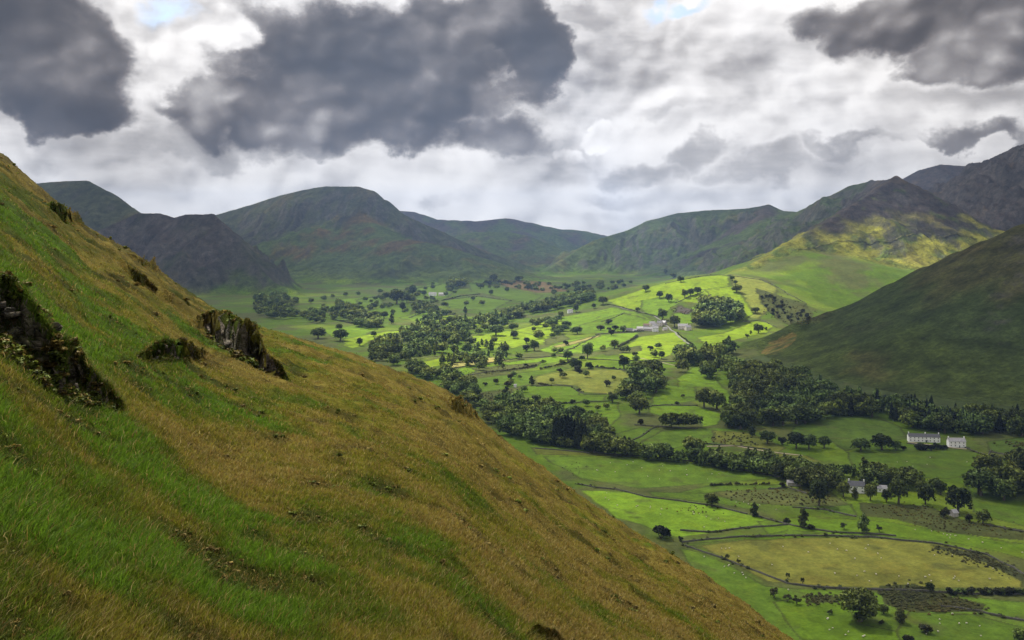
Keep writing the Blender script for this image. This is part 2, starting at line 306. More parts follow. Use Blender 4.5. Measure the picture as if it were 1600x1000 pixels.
# field polygons: picture points of their corners (cast onto the ground), colour of the sward
FIELDS = [
 # knoll pastures
 (LIME, [(945, 470), (1010, 450), (1060, 436), (1140, 428), (1142, 470), (1110, 478), (1060, 470), (1045, 484), (1010, 488), (965, 479)]),
 (LIM2*1.05, [(1000, 470), (1040, 462), (1068, 470), (1045, 486), (1028, 495), (1000, 487)]),
 (TAW2*1.1, [(1140, 428), (1190, 436), (1215, 450), (1210, 480), (1185, 500), (1156, 492), (1145, 462)]),
 (LIME, [(1100, 452), (1150, 446), (1180, 490), (1160, 503), (1150, 480), (1110, 474)]),
 (LIM2, [(1050, 490), (1090, 476), (1110, 480), (1085, 505), (1060, 508), (1048, 500)]),
 (LIM2, [(865, 497), (960, 480), (1000, 489), (1028, 500), (1025, 506), (985, 514), (900, 520), (870, 508)]),
 (LIM2*.9, [(905, 508), (975, 488), (1020, 500), (1020, 507), (975, 520), (905, 521)]),
 (LIME*1.02, [(800, 517), (870, 497), (895, 508), (870, 521), (845, 532), (800, 545), (770, 530), (780, 520)]),
 (LIME, [(735, 525), (800, 516), (862, 528), (850, 536), (770, 545), (742, 545)]),
 (LIM2*1.05, [(845, 545), (880, 532), (935, 523), (1000, 519), (995, 527), (960, 541), (920, 552), (868, 553), (845, 550)]),
 (LIME*.95, [(972, 543), (998, 526), (1060, 518), (1078, 535), (1050, 555), (1030, 562), (975, 565), (965, 555)]),
 (LIME, [(1088, 527), (1130, 520), (1180, 500), (1212, 508), (1200, 520), (1162, 528), (1105, 545)]),
 (HAY, [(700, 566), (770, 558), (800, 563), (740, 571), (700, 576)]),
 (HAY*.9, [(862, 541), (940, 522), (938, 526), (890, 540), (866, 544)]),
 (LIM2, [(715, 575), (790, 566), (870, 556), (900, 560), (850, 570), (760, 577), (712, 590)]),
 # meadows between the river and the farm
 (MID*1.1, [(722, 602), (740, 592), (830, 580), (880, 572), (890, 576), (835, 588), (832, 600), (800, 606), (760, 612), (735, 608)]),
 (TAW2, [(836, 588), (890, 578), (975, 578), (990, 590), (975, 615), (945, 616), (905, 612), (900, 603), (835, 598)]),
 (LIM2*.75, [(812, 604), (830, 602), (900, 604), (908, 617), (950, 618), (945, 627), (860, 630), (806, 627)]),
 (LIM2*.8, [(806, 634), (890, 630), (965, 628), (970, 650), (958, 664), (915, 665), (860, 648), (815, 640)]),
 (LIM2*.85, [(1022, 612), (1040, 600), (1085, 605), (1095, 625), (1040, 634), (1015, 632)]),
 (LIM2*.95, [(1055, 592), (1078, 575), (1110, 565), (1130, 575), (1118, 590), (1150, 625), (1135, 634), (1110, 605), (1060, 605)]),
 (MID, [(960, 678), (1000, 667), (1040, 672), (1000, 692), (978, 690)]),
 (MID*1.1, [(985, 700), (1035, 672), (1110, 668), (1160, 670), (1200, 690), (1085, 694), (1030, 706)]),
 (LIM2*.9, [(1012, 634), (1090, 633), (1135, 650), (1120, 664), (1095, 668), (1085, 650), (1030, 650), (1012, 645)]),
 (MID, [(1165, 555), (1205, 590), (1180, 600), (1160, 585)]),
 # east meadows under the dark hillside
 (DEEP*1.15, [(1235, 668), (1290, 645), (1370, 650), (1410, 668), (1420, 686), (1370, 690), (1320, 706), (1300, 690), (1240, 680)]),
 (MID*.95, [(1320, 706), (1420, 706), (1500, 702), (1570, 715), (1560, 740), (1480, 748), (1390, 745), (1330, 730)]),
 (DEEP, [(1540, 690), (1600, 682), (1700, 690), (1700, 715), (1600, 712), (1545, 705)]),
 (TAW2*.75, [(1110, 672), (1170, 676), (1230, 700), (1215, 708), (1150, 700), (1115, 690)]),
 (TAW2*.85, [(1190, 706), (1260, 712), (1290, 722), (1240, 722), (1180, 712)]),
 # lower terrace
 (TAW2*.6, [(830, 699), (880, 703), (960, 709), (1000, 715), (920, 712), (836, 711)]),
 (MID*1.15, [(845, 714), (900, 712), (1010, 717), (1100, 726), (1225, 748), (1100, 756), (1000, 764), (905, 748)]),
 (LIM2*1.08, [(905, 766), (960, 766), (1020, 775), (1110, 786), (1210, 815), (1150, 828), (1060, 840), (960, 810)]),
 (ROUG*1.1, [(1110, 768), (1180, 762), (1290, 765), (1330, 790), (1260, 792), (1150, 784)]),
 (MID, [(1060, 769), (1110, 758), (1225, 757), (1222, 763), (1130, 768), (1060, 776)]),
 (MID, [(1010, 768), (1100, 770), (1170, 785), (1200, 800), (1110, 786), (1020, 775)]),
 (MID*1.1, [(1265, 796), (1330, 787), (1342, 806), (1300, 806)]),
 (LIM2*.8, [(1180, 815), (1260, 806), (1345, 812), (1385, 815), (1600, 850), (1700, 865), (1700, 900), (1560, 862), (1470, 846), (1380, 838), (1290, 838), (1200, 835)]),
 (ROUG*.75, [(1340, 785), (1450, 790), (1500, 812), (1600, 828), (1600, 845), (1480, 832), (1400, 812), (1350, 806)]),
 (MID*1.0, [(1510, 760), (1600, 780), (1700, 800), (1700, 830), (1600, 822), (1520, 800)]),
 (MID*1.1, [(1065, 850), (1165, 842), (1230, 828), (1300, 832), (1165, 842), (1080, 853)]),
 (TAWN*.9, [(1090, 853), (1165, 843), (1300, 839), (1380, 841), (1470, 850), (1540, 868), (1588, 888), (1600, 900), (1598, 918), (1450, 920), (1300, 918), (1200, 908), (1130, 872)]),
 (MID*1.1, [(1060, 855), (1090, 862), (1140, 882), (1200, 915), (1260, 920), (1420, 926), (1600, 940), (1700, 945), (1700, 1100), (1200, 1100)]),
 (LIM2*.75, [(1270, 930), (1320, 935), (1340, 975), (1440, 990), (1420, 1010), (1250, 1000), (1205, 940)]),
 (ROUG*.55, [(1375, 915), (1430, 912), (1470, 930), (1540, 945), (1530, 957), (1420, 955), (1380, 945)]),
 (ROUG*.6, [(1265, 932), (1300, 930), (1310, 943), (1270, 942)]),
 (DARK*1.3, [(1450, 850), (1530, 866), (1600, 895), (1600, 910), (1540, 880), (1470, 858)]),
 (MID*.95, [(1420, 955), (1520, 960), (1600, 980), (1700, 985), (1700, 1060), (1420, 1060), (1400, 985)]),
 # west side of the valley
 (LIM2*.8, [(470, 478), (500, 487), (530, 492), (520, 500), (495, 490)]),
 (LIM2*1.0, [(530, 468), (590, 462), (600, 470), (560, 482), (540, 478)]),
 (MID*1.3, [(555, 468), (600, 460), (598, 476), (560, 482)]),
 (LIM2*.9, [(560, 490), (600, 478), (650, 482), (640, 495), (590, 497)]),
 (LIM2*.95, [(620, 497), (670, 484), (690, 490), (670, 503), (640, 500)]),
 (LIME*.95, [(650, 503), (700, 492), (730, 495), (720, 508), (665, 510)]),
 (LIM2, [(500, 515), (560, 508), (600, 510), (560, 530), (520, 528)]),
 (LIME, [(535, 530), (600, 518), (650, 515), (600, 525), (555, 545), (535, 540)]),
 (LIM2*.85, [(640, 455), (680, 440), (720, 448), (700, 465), (650, 470)]),
 (LIM2*.8, [(690, 470), (740, 462), (800, 470), (770, 485), (700, 482)]),
 (LIM2*.7, [(730, 440), (790, 450), (850, 462), (830, 476), (770, 462), (735, 455)]),
 (BR*1.3, [(770, 436), (850, 440), (890, 455), (840, 458), (790, 448)]),
 (LIME*.95, [(640, 570), (700, 556), (740, 552), (720, 565), (660, 577)]),
 (LIME*.9, [(725, 500), (790, 495), (800, 505), (750, 512)]),
 (ROUG*.8, [(1180, 450), (1260, 475), (1275, 500), (1245, 515), (1215, 500), (1190, 475)]),
 (ROUG*.8, [(730, 615), (800, 608), (815, 625), (790, 640), (745, 635)]),
 (ROUG, [(740, 575), (850, 565), (835, 575), (745, 588)]),
 (ROUG*1.1, [(850, 530), (880, 522), (890, 530), (852, 540)]),
 (ROUG*.9, [(930, 550), (1000, 540), (1005, 548), (950, 556)]),
 (HEA*1.2, [(1088, 466), (1110, 460), (1112, 470), (1092, 472)]), (HEA*1.5, [(1060, 476), (1085, 484), (1075, 492), (1052, 488)]),
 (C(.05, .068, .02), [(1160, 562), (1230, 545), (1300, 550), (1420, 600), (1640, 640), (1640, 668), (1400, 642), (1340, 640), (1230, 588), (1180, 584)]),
 (C(.15, .11, .03), [(1200, 540), (1225, 525), (1245, 520), (1240, 535), (1215, 556), (1200, 552)]),
]
def build_valley():
    n = GX.shape
    x = GX.ravel(); y = GY.ravel(); z = GZ.ravel()
    wx = 6*fbm(x/35, y/35, 501, 2)*np.clip(y/1500, .25, 1.5)
    # base colour of the rough floor
    nn = fbm(x/160, y/160, 300, 5); nb = fbm(x/40, y/40, 310, 4)
    base = mixc(np.repeat(LIM2[None]*.62, len(x), 0), np.repeat(ROUG[None], len(x), 0), sstep(-.12, .2, nn+.35*nb))
    base = mixc(base, np.repeat(LIME[None]*.8, len(x), 0), sstep(.1, .35, fbm(x/220, y/220, 330, 3))*.6)
    fine = fbm(x/14, y/14, 340, 3)
    X, Y = x+wx, y+wx*.8
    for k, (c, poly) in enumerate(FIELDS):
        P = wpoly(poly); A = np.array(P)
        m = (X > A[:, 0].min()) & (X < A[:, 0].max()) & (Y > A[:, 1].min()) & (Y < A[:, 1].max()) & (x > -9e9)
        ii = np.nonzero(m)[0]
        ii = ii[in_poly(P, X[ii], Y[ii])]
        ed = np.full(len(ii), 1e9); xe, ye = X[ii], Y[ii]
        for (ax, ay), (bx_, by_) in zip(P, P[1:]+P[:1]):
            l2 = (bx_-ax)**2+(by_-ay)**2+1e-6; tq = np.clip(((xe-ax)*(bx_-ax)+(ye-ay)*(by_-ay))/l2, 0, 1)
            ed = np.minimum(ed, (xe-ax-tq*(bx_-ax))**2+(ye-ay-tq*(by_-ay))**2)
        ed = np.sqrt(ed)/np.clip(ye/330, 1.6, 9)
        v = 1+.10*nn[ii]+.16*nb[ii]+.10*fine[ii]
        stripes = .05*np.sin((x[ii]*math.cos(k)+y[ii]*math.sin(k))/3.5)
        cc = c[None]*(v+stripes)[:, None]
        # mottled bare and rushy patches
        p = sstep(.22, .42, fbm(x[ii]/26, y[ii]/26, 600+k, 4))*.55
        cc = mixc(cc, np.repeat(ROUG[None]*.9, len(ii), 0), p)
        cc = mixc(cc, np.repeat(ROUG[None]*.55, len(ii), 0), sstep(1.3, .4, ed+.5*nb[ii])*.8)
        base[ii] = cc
    # colours of the fells
    hgt = GH.ravel(); gr = GR.ravel()
    W = GW
    hill = np.zeros_like(base); tot = np.zeros(len(x))
    zrow = np.gradient(GZ, axis=0)/np.gradient(GY, axis=0); zcol = np.gradient(GZ, axis=1)/np.gradient(GX, axis=1)
    steep = np.sqrt(zrow**2+zcol**2).ravel()
    big = fbm(x/420, y/420, 700, 5); md = fbm(x/110, y/110, 720, 5)
    for i, r in enumerate(RIDGES):
        w = W[i+1]
        lo, mi, hi = r[7], r[8], r[9]
        t = hgt/260.0
        if i == 13: t = hgt/230.0
        c = mixc(np.repeat(lo[None], len(x), 0), np.repeat(mi[None], len(x), 0), sstep(.05, .4, t+.25*md))
        c = mixc(c, np.repeat(hi[None], len(x), 0), sstep(.15, .5, .55*t+1.0*big+.4*md-(.1 if i in (1, 8, 9, 12, 13) else .3)))
        if i in (8, 9):
            gold = mixc(np.repeat(C(.21, .205, .03)[None], len(x), 0), np.repeat(C(.10, .135, .025)[None], len(x), 0), sstep(-.15, .3, md+.6*fbm(x/45, y/45, 777, 3)))
            c = mixc(gold, np.repeat((HEA*.85)[None], len(x), 0), sstep(180, 285, hgt+95*md+60*big-40*gr))
            c = mixc(c, np.repeat((G1*.8)[None], len(x), 0), sstep(.2, .45, fbm(x/70, y/70, 781, 4))*sstep(200, 260, hgt)*.7)
        hill += w[:, None]*c; tot += w
    hill /= np.maximum(tot, 1e-6)[:, None]
    # heather colour in the gullies between ribs, brown patches at random
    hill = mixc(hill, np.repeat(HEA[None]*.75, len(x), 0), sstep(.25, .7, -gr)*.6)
    hill = mixc(hill, np.repeat((BR*1.2)[None], len(x), 0), sstep(.15, .45, fbm(x/200, y/200, 760, 4))*.3)
    rocky = sstep(.75, 1.15, steep+.5*md)*.7
    hill = mixc(hill, np.repeat(C(.075, .068, .062)[None], len(x), 0), rocky)
    # heather plantation-like dark patch, peak crags
    for poly, c, a in [([(540, 445), (590, 415), (640, 408), (655, 420), (600, 445), (560, 455)], DARK, .75),
                       ([(1420, 320), (1470, 345), (1530, 375), (1450, 368), (1420, 355)], HEA*.8, .6)]:
        P = wpoly(poly); ii = np.nonzero(in_poly(P, X+20*md, Y+50*md))[0]
        hill[ii] = lerp(hill[ii], np.repeat(c[None], len(ii), 0), a*sstep(-.3, .1, md[ii])[:, None])
    k = sstep(6, 45, hgt+14*nn)
    knoll = W[11]; k = k*(1-.97*knoll)
    # ridge 13 keeps its tawny patch through the polygon
    k = np.where(GID.ravel() == 13, np.maximum(k, sstep(3, 14, hgt))*1.0, k)
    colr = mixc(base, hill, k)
    tp = wpoly([(1190, 552), (1200, 535), (1228, 522), (1248, 518), (1242, 532), (1216, 556)])
    ii = np.nonzero(in_poly(tp, X+8*nb, Y+14*nb))[0]; colr[ii] = lerp(colr[ii], np.repeat(C(.15, .11, .03)[None], len(ii), 0), (.85*sstep(-.25, .2, nb[ii]+.6*fine[ii]))[:, None])
    colr = np.clip(colr, .004, .6)
    V = np.stack([x, y, z], 1)
    # global normals
    tx = np.stack([np.gradient(GX, axis=1), np.zeros(n), np.gradient(GZ, axis=1)], -1)
    ty = np.stack([np.gradient(GX, axis=0), np.gradient(GY, axis=0), np.gradient(GZ, axis=0)], -1)
    N = np.cross(tx, ty); N /= np.linalg.norm(N, axis=-1, keepdims=True); N = N.reshape(-1, 3)
    faces = grid_faces(*n)
    fid = GID.ravel()[faces[:, 0]]
    fid = np.where(fid == 11-1, -1, fid)      # ridge 10 = the knoll pasture: part of the ground sheet
    fid = np.where(fid == 10, -1, fid)
    hf = GH.ravel()[faces[:, 0]]
    fid = np.where(hf < 3, -1, fid)
    MV, MH = mat_valley(), mat_hill()
    groups = [('valley_floor', [-1], 'green valley floor of pastures with rough ground between', 'valley floor', MV),
      ('mountain', [2, 3], 'broad flat-topped shaded mountain at the left centre of the valley head', 'mountain', MH),
      ('fell', [0], 'grassy pointed fell behind the craggy dark spur on the left', 'fell', MH),
      ('fell', [1], 'dark craggy spur running down into the valley on the left', 'fell', MH),
      ('mountain', [4], 'faint blue mountain ridge farthest away at the valley head', 'mountain', MH),
      ('fell', [5], 'low brown fell closing the valley head below the blue ridge', 'fell', MH),
      ('fell', [6, 7], 'long green and heather ridge right of the valley head', 'fell', MH),
      ('fell', [8, 9], 'conical fell with dark crags on top and lime green lower slope', 'fell', MH),
      ('mountain', [11], 'shaded round mountain behind the conical fell', 'mountain', MH),
      ('mountain', [12], 'steep dark purple mountain at the right edge of the sky', 'mountain', MH),
      ('hillside', [13], 'dark green shaded hillside above the wood on the right', 'hillside', MH)]
    for nm, ids, lab, cat, mt in groups:
        f = faces[np.isin(fid, ids)]
        u, inv = np.unique(f, return_inverse=True)
        me = np_mesh(nm, V[u], inv.reshape(-1, 4), [mt], col=colr[u], smooth=True, normals=N[u])
        o = mobj(nm, me); tag(o, lab, cat, kind='structure')
    # outer moorland so that the ground goes on past the sheet
    S = 30000
    me = np_mesh('moorland', [(-S, -S, -215), (S, -S, -215), (S, S, -215), (-S, S, -215)], [(0, 1, 2, 3)], [MV], col=np.repeat(C(.05, .07, .02)[None], 4, 0))
    tag(mobj('moorland', me), 'low open moorland lying beyond the valley', 'moorland', kind='structure')

# ------------------------------------------------------------------ the near hillside the camera stands on
SIL = [(-900, -240), (-400, -10), (-100, 160), (0, 226), (60, 275), (100, 311), (130, 340), (200, 378), (250, 414), (300, 452), (350, 478), (400, 497), (440, 512), (500, 530), (560, 548), (620, 571), (665, 588), (700, 602), (725, 622), (760, 655), (800, 689), (850, 722), (900, 762), (1000, 826), (1060, 858), (1100, 884), (1150, 918), (1200, 955), (1260, 1000), (1500, 1165), (2300, 1700)]
SX = np.array([a for a, b in SIL], float); SY = np.array([b for a, b in SIL], float)
_u = np.arange(-900, 2300, 4.0); _s = np.interp(_u, SX, SY)
_k = np.exp(-(np.arange(-12, 13)/6.0)**2); _k /= _k.sum()
_s2 = np.convolve(np.pad(_s, 12, mode='edge'), _k, 'valid')
CH = 3.0; LIMB = 160.0
def sil(u): return np.interp(u, _u, _s2)
def limb(u): return np.interp(u, [-900, 0, 380, 700, 1000, 1300, 2300], [120, 130, 150, 165, 140, 110, 70])
def pv(u): return sil(u)-CH*F/limb(u)
# ledges: px, py of the foot line, height in px
LEDGES = [
 ([(-120, 440), (-40, 500), (0, 530), (41, 560), (72, 590), (102, 612), (135, 628), (172, 640), (200, 648)], [84, 90, 92, 92, 84, 74, 54, 30, 0]),
 ([(205, 560), (240, 560), (275, 566), (300, 560), (330, 556)], [0, 26, 34, 32, 0]),
 ([(300, 505), (325, 524), (350, 542), (372, 560), (397, 572), (415, 582), (440, 592), (452, 596)], [0, 36, 54, 66, 66, 28, 20, 0]),
 ([(180, 405), (200, 432), (215, 445), (236, 456), (252, 466), (270, 470)], [0, 12, 20, 18, 12, 0]),
 ([(60, 320), (80, 336), (100, 350), (122, 352), (135, 358)], [0, 18, 24, 18, 0]),
 ([(205, 405), (220, 418), (244, 424), (254, 424)], [0, 14, 16, 0]),
 ([(690, 626), (706, 642), (722, 650), (742, 655), (752, 662)], [0, 16, 26, 14, 0]),
 ([(815, 992), (835, 996), (870, 1000), (885, 1002)], [0, 22, 20, 0]),
]
def ledge_tab():
    out = []
    for pts, hp in LEDGES:
        u = np.array([p[0] for p in pts], float); v = np.array([p[1] for p in pts], float)
        D0 = CH*F/np.maximum(v-pv(u), 14)
        A = np.array(hp)/F*D0
        out.append((u, D0, A))
    return out
LT = ledge_tab()
def hs(u, D):
    """height of the near hillside along column u at distance D; rock mask"""
    x = (u-800)/F*D
    z = -(pv(u)-400)/F*D-CH
    L = limb(u); e = D-L
    sp = 14*np.log1p(np.exp(np.clip(e/14, -30, 30)))
    z = z-.55*sp
    z = z+.55*14*math.log(2)*0
    mask = np.zeros(np.broadcast(u, D).shape)
    for k, (lu, ld, la) in enumerate(LT):
        D0 = np.interp(u, lu, ld); A = np.interp(u, lu, la, left=0, right=0)
        jag = fbm(u/34, np.zeros_like(u)+k, 800+k, 3)
        D0 = D0*(1+.06*jag); A = A*(1+.22*fbm(u/38, np.zeros_like(u)+k+.5, 820+k, 2))
        q = (D-D0)/np.maximum(A, .05)
        rise = sstep(0, .42+.12*jag, q)
        r2 = rise*np.where(q > .3, np.exp(-np.maximum(q-.3, 0)/2.3), 1)
        z = z+A*r2
        mask = np.maximum(mask, np.where((q > -.10) & (q < .31+.1*jag) & (A > .12), 1.0, 0)*np.clip(A/.3, 0, 1))
    sc = np.clip(D/20, .12, 3)
    ud = u/70.0; ld_ = np.log(D)*7
    z = z+.26*sc*fbm(x/3.2, D/4.0, 850, 4)*np.clip(D/4, 0, 1)+.06*np.clip(D/12, .3, 4)*fbm(x/.7, D/.9, 860, 3)
    z = z+.5*sstep(20, 100, D)*fbm(x/14, D/14, 870, 4, ridged=True)
    return z, mask
def green_mix(u, D):
    """0 tawny .. 1 lush green, plus dark-heath factor, for the near slope"""
    x = (u-800)/F*D
    n = fbm(x/(2.5+D*.05), D/(1.2+D*.04), 900, 5); n2 = fbm(x*1.1, D*1.1, 910, 4); n3 = fbm(x/9, D/9, 925, 3)
    py = 400-hs_base(u, D)/D*F
    g = .66-(u-260)/1300-(.42*sstep(330, 700, u)*(1-sstep(620, 900, py)))
    g = g+.18*sstep(500, 950, py)*(1-sstep(650, 950, u))
    g = g-.62*sstep(22, 70, D)*sstep(440, 180, u)
    g = g+1.25*n+.45*n2+.6*n3
    dark = sstep(.12, .42, fbm(x/(1.0+D*.022), D/(.8+D*.022), 930, 5)+.06)
    dark = np.maximum(dark, sstep(30, 75, D)*sstep(420, 250, u)*sstep(-.3, .2, n2+n)*.95)
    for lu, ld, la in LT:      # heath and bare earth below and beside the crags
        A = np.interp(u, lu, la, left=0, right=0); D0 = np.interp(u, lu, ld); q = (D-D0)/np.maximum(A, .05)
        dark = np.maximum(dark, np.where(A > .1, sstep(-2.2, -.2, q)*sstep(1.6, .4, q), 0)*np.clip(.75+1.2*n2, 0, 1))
    return np.clip(g, 0, 1), dark
def hs_base(u, D): return -(pv(u)-400)/F*D-CH
GRN = C(.072, .102, .008); OLI = C(.135, .125, .014); TAN = C(.172, .135, .026); DKH = C(.028, .024, .008); LUSH = C(.075, .15, .010)
def turf_col(u, D):
    g, d = green_mix(u, D)
    c = mixc(np.broadcast_to(TAN, g.shape+(3,)), np.broadcast_to(OLI, g.shape+(3,)), sstep(.0, .42, g))
    c = mixc(c, np.broadcast_to(GRN, g.shape+(3,)), sstep(.38, .75, g))
    c = mixc(c, np.broadcast_to(LUSH, g.shape+(3,)), sstep(.8, 1, g)*.7)
    c = mixc(c, np.broadcast_to(DKH, g.shape+(3,)), d*.6)
    return c
def build_near():
    D = [1.2]
    while D[-1] < 620: D.append(D[-1]*(1+(.0052 if D[-1] < 70 else .011)))
    D = np.array(D)
    U = np.concatenate([np.arange(-2600, -160, 60), np.arange(-160, 500, 2.4), np.arange(500, 1320, 4.0), np.arange(1320, 3600, 60)])
    UU, DD = np.meshgrid(U, D)
    Uc = np.clip(UU, -900, 2300)
    z, mask = hs(Uc, DD)
    x = (UU-800)/F*DD; y = DD.copy()
    z = z-(UU-Uc)/F*DD*.6
    # craggy displacement of the rock faces
    j = mask*np.clip(DD/18, .3, 2.5)
    blk = np.floor(5*fbm(x*.5+z*.8, z*2.8-x*.5, 950, 3))/5
    x = x+.34*j*fbm(x*2+z, z*3, 951, 5)+.25*j*blk; y = y-.35*j*blk-.25*j*fbm(x*2.3, z*2.8, 952, 4); z = z+.10*j*fbm(x*4, y*4, 953, 3)
    col = turf_col(Uc, DD)*.62
    n = x.shape
    V = np.stack([x.ravel(), y.ravel(), z.ravel()], 1)
    f = grid_faces(*n)
    mk = mask.ravel()[f].mean(1) > .55
    turf, rock = mat_turf(), mat_rock()
    me = np_mesh('hillside', V, f[~mk], [turf], col=col.reshape(-1, 3), smooth=True)
    o = mobj('hillside', me); tag(o, 'steep grassy near slope of green turf and tawny dry grass', 'hillside', kind='structure')
    # ground behind the camera
    # rock faces: split per ledge
    labs = ['largest dark crag at the left edge under a grass cap', 'small dark crag broken into the slope left of the overhanging ledge', 'overhanging rock ledge with grass cap in front of the valley wood',
            'low dark crag on the upper slope below the skyline', 'small crag high on the skyline of the near slope', 'tiny overhanging crag on the near skyline', 'dark crag on the distant lip of the near slope', 'dark earthy rock at the bottom of the near slope']
    uf = UU.ravel()[f].mean(1); df = DD.ravel()[f].mean(1)
    own = np.full(len(f), -1); bd = np.full(len(f), 1e9)
    for k, (lu, ld, la) in enumerate(LT):
        inside = (uf > lu[0]-2) & (uf < lu[-1]+2)
        d = np.abs(np.log(df/np.interp(uf, lu, ld)))+np.where(inside, 0, 10)
        m = d < bd; own[m] = k; bd[m] = d[m]
    for k in range(len(LT)):
        ff = f[mk & (own == k)]
        if len(ff) < 4: continue
        uu, inv = np.unique(ff, return_inverse=True)
        me = np_mesh('rock_outcrop', V[uu], inv.reshape(-1, 4), [rock], smooth=False)
        o = mobj('rock_outcrop', me); tag(o, labs[k], 'rock outcrop')
        # angular slabs sticking out of the face, part of the outcrop
        lu, ld, la = LT[k]
        for q in range(int(6+26*(lu[-1]-lu[0])/260)):
            u = rnd.uniform(lu[0], lu[-1]); D0 = np.interp(u, lu, ld); A = float(np.interp(u, lu, la))
            if A < .08: continue
            hh = rnd.random()**1.3*.72
            Dq = D0*1.0+A*.42*hh+.05*A
            zz = float(hs(np.array([u]), np.array([D0*.985]))[0][0])+A*hh*.92
            s = A*rnd.uniform(.02, .11)+.015
            c = C((u-800)/F*Dq, Dq-.1*A*rnd.random(), zz)
            bx = np.array([(a, b, cc) for a in (-1, 1) for b in (-1, 1) for cc in (-1, 1)], float)*C(s*rnd.uniform(.8, 1.7), s, s*rnd.uniform(.25, .7))
            bx += rng.normal(0, s*.16, bx.shape)
            an, tl = rnd.uniform(-1.5, 1.5), rnd.uniform(-.9, .5)
            R = np.array([[math.cos(an), -math.sin(an), 0], [math.sin(an), math.cos(an), 0], [0, 0, 1]])@np.array([[math.cos(tl), 0, math.sin(tl)], [0, 1, 0], [-math.sin(tl), 0, math.cos(tl)]])
            fs = [(0, 1, 3, 2), (4, 6, 7, 5), (0, 4, 5, 1), (2, 3, 7, 6), (0, 2, 6, 4), (1, 5, 7, 3)]
            mobj('rock_slab', np_mesh('rock_slab', bx@R.T+c, fs, [rock]), o)

def build_grass(NT_=92000, NB=9):
    """individual blades in tufts all over the near slope"""
    N = NT_
    # even density over what is seen: distance from the picture height
    u = rng.uniform(-90, 1340, N*2); t = rng.random(N*2)
    top = sil(u); low = 1040.0
    py = top-1+(low-top)*t; ok = (py < low) & (top < 1025)
    u = u[ok][:N]; py = py[ok][:N]
    D = CH*F/np.maximum(py-pv(u), 3)
    D = np.minimum(D, limb(u)*1.25)*rng.uniform(.97, 1.03, len(u))
    # extra tufts on the caps of the ledges
    ex_u, ex_D = [], []
    for lu, ld, la in LT:
        n = int((lu[-1]-lu[0])*26)
        uu = rng.uniform(lu[0], lu[-1], n); A = np.interp(uu, lu, la); D0 = np.interp(uu, lu, ld)
        k = A > .08
        ex_u.append(uu[k]); ex_D.append((D0+A*(.08+rng.random(n)**1.6*1.6))[k])
    u = np.concatenate([u]+ex_u); D = np.concatenate([D]+ex_D)
    g, dk = green_mix(u, D)
    K = len(u)
    # blades
    u = np.repeat(u, NB); D = np.repeat(D, NB); g = np.repeat(g, NB); dk = np.repeat(dk, NB)
    tid = np.repeat(np.arange(K), NB)
    r = (.045+.0045*D)*np.sqrt(rng.random(len(u))); a = rng.uniform(0, 2*math.pi, len(u))
    x = (u-800)/F*D+r*np.cos(a); y = D+r*np.sin(a)*1.3
    uu = x/y*F+800
    z, mask = hs(uu, y)
    keep = (mask < .5) | (rng.random(len(u)) < .38)
    tone = rng.random(K)[tid]*.5+rng.random(len(u))*.5
    hgt = (.035+.085*rng.random(K)**2.5)[tid]*rng.uniform(.6, 1.3, len(u))*(1+.004*D+.25*sstep(.75, 1, g))*(1-.35*dk)
    dry = rng.random(len(u)) < (.07+.30*(1-g)**1.5)
    hgt = np.where(dry, hgt*1.08, hgt)
    w = np.maximum(.0035+.004*rng.random(len(u)), y/887*(.50+.3*rng.random(len(u))))
    lean_a = rng.normal(-.4, 1.5, len(u)); lean = rng.uniform(.15, 1.2, len(u))*hgt
    lx, ly = np.cos(lean_a)*lean, np.sin(lean_a)*lean
    px_, py_ = -np.sin(rng.uniform(-.8, .8, len(u))), np.cos(rng.uniform(-.8, .8, len(u)))
    # width direction mostly across the view
    wd = rng.uniform(-.9, .9, len(u)); wx, wy = np.cos(wd)*w/2, np.sin(wd)*w/2
    base = np.stack([x, y, z-.015], 1)
    P = np.zeros((len(u), 5, 3))
    P[:, 0] = base-np.stack([wx, wy, 0*wx], 1); P[:, 1] = base+np.stack([wx, wy, 0*wx], 1)
    mid = base+np.stack([lx*.35, ly*.35, hgt*.62], 1)
    P[:, 2] = mid+np.stack([wx, wy, 0*wx], 1)*.75; P[:, 3] = mid-np.stack([wx, wy, 0*wx], 1)*.75
    P[:, 4] = base+np.stack([lx, ly, hgt*.92], 1)
    c = turf_col(uu, y)
    c = c*(.45+1.2*tone[:, None])
    straw = C(.27, .215, .08)*(.5+.8*rng.random(len(u)))[:, None]
    rust = C(.195, .125, .035)*(.6+.7*rng.random(len(u)))[:, None]
    c = np.where((dry & (rng.random(len(u)) < .45))[:, None], straw, np.where(dry[:, None], rust, c))
    P, c = P[keep], c[keep]
    n = len(P)
    V = P.reshape(-1, 3)
    i = np.arange(n)[:, None]*5
    T = np.concatenate([i+[[0, 1, 2]], i+[[0, 2, 3]], i+[[3, 2, 4]]], 1).reshape(-1, 3)
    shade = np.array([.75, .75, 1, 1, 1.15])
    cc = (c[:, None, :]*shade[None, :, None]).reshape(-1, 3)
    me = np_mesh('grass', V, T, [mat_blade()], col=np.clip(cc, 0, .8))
    tag(mobj('grass', me), 'green and dry tawny grass blades covering the near slope', 'grass', kind='stuff')

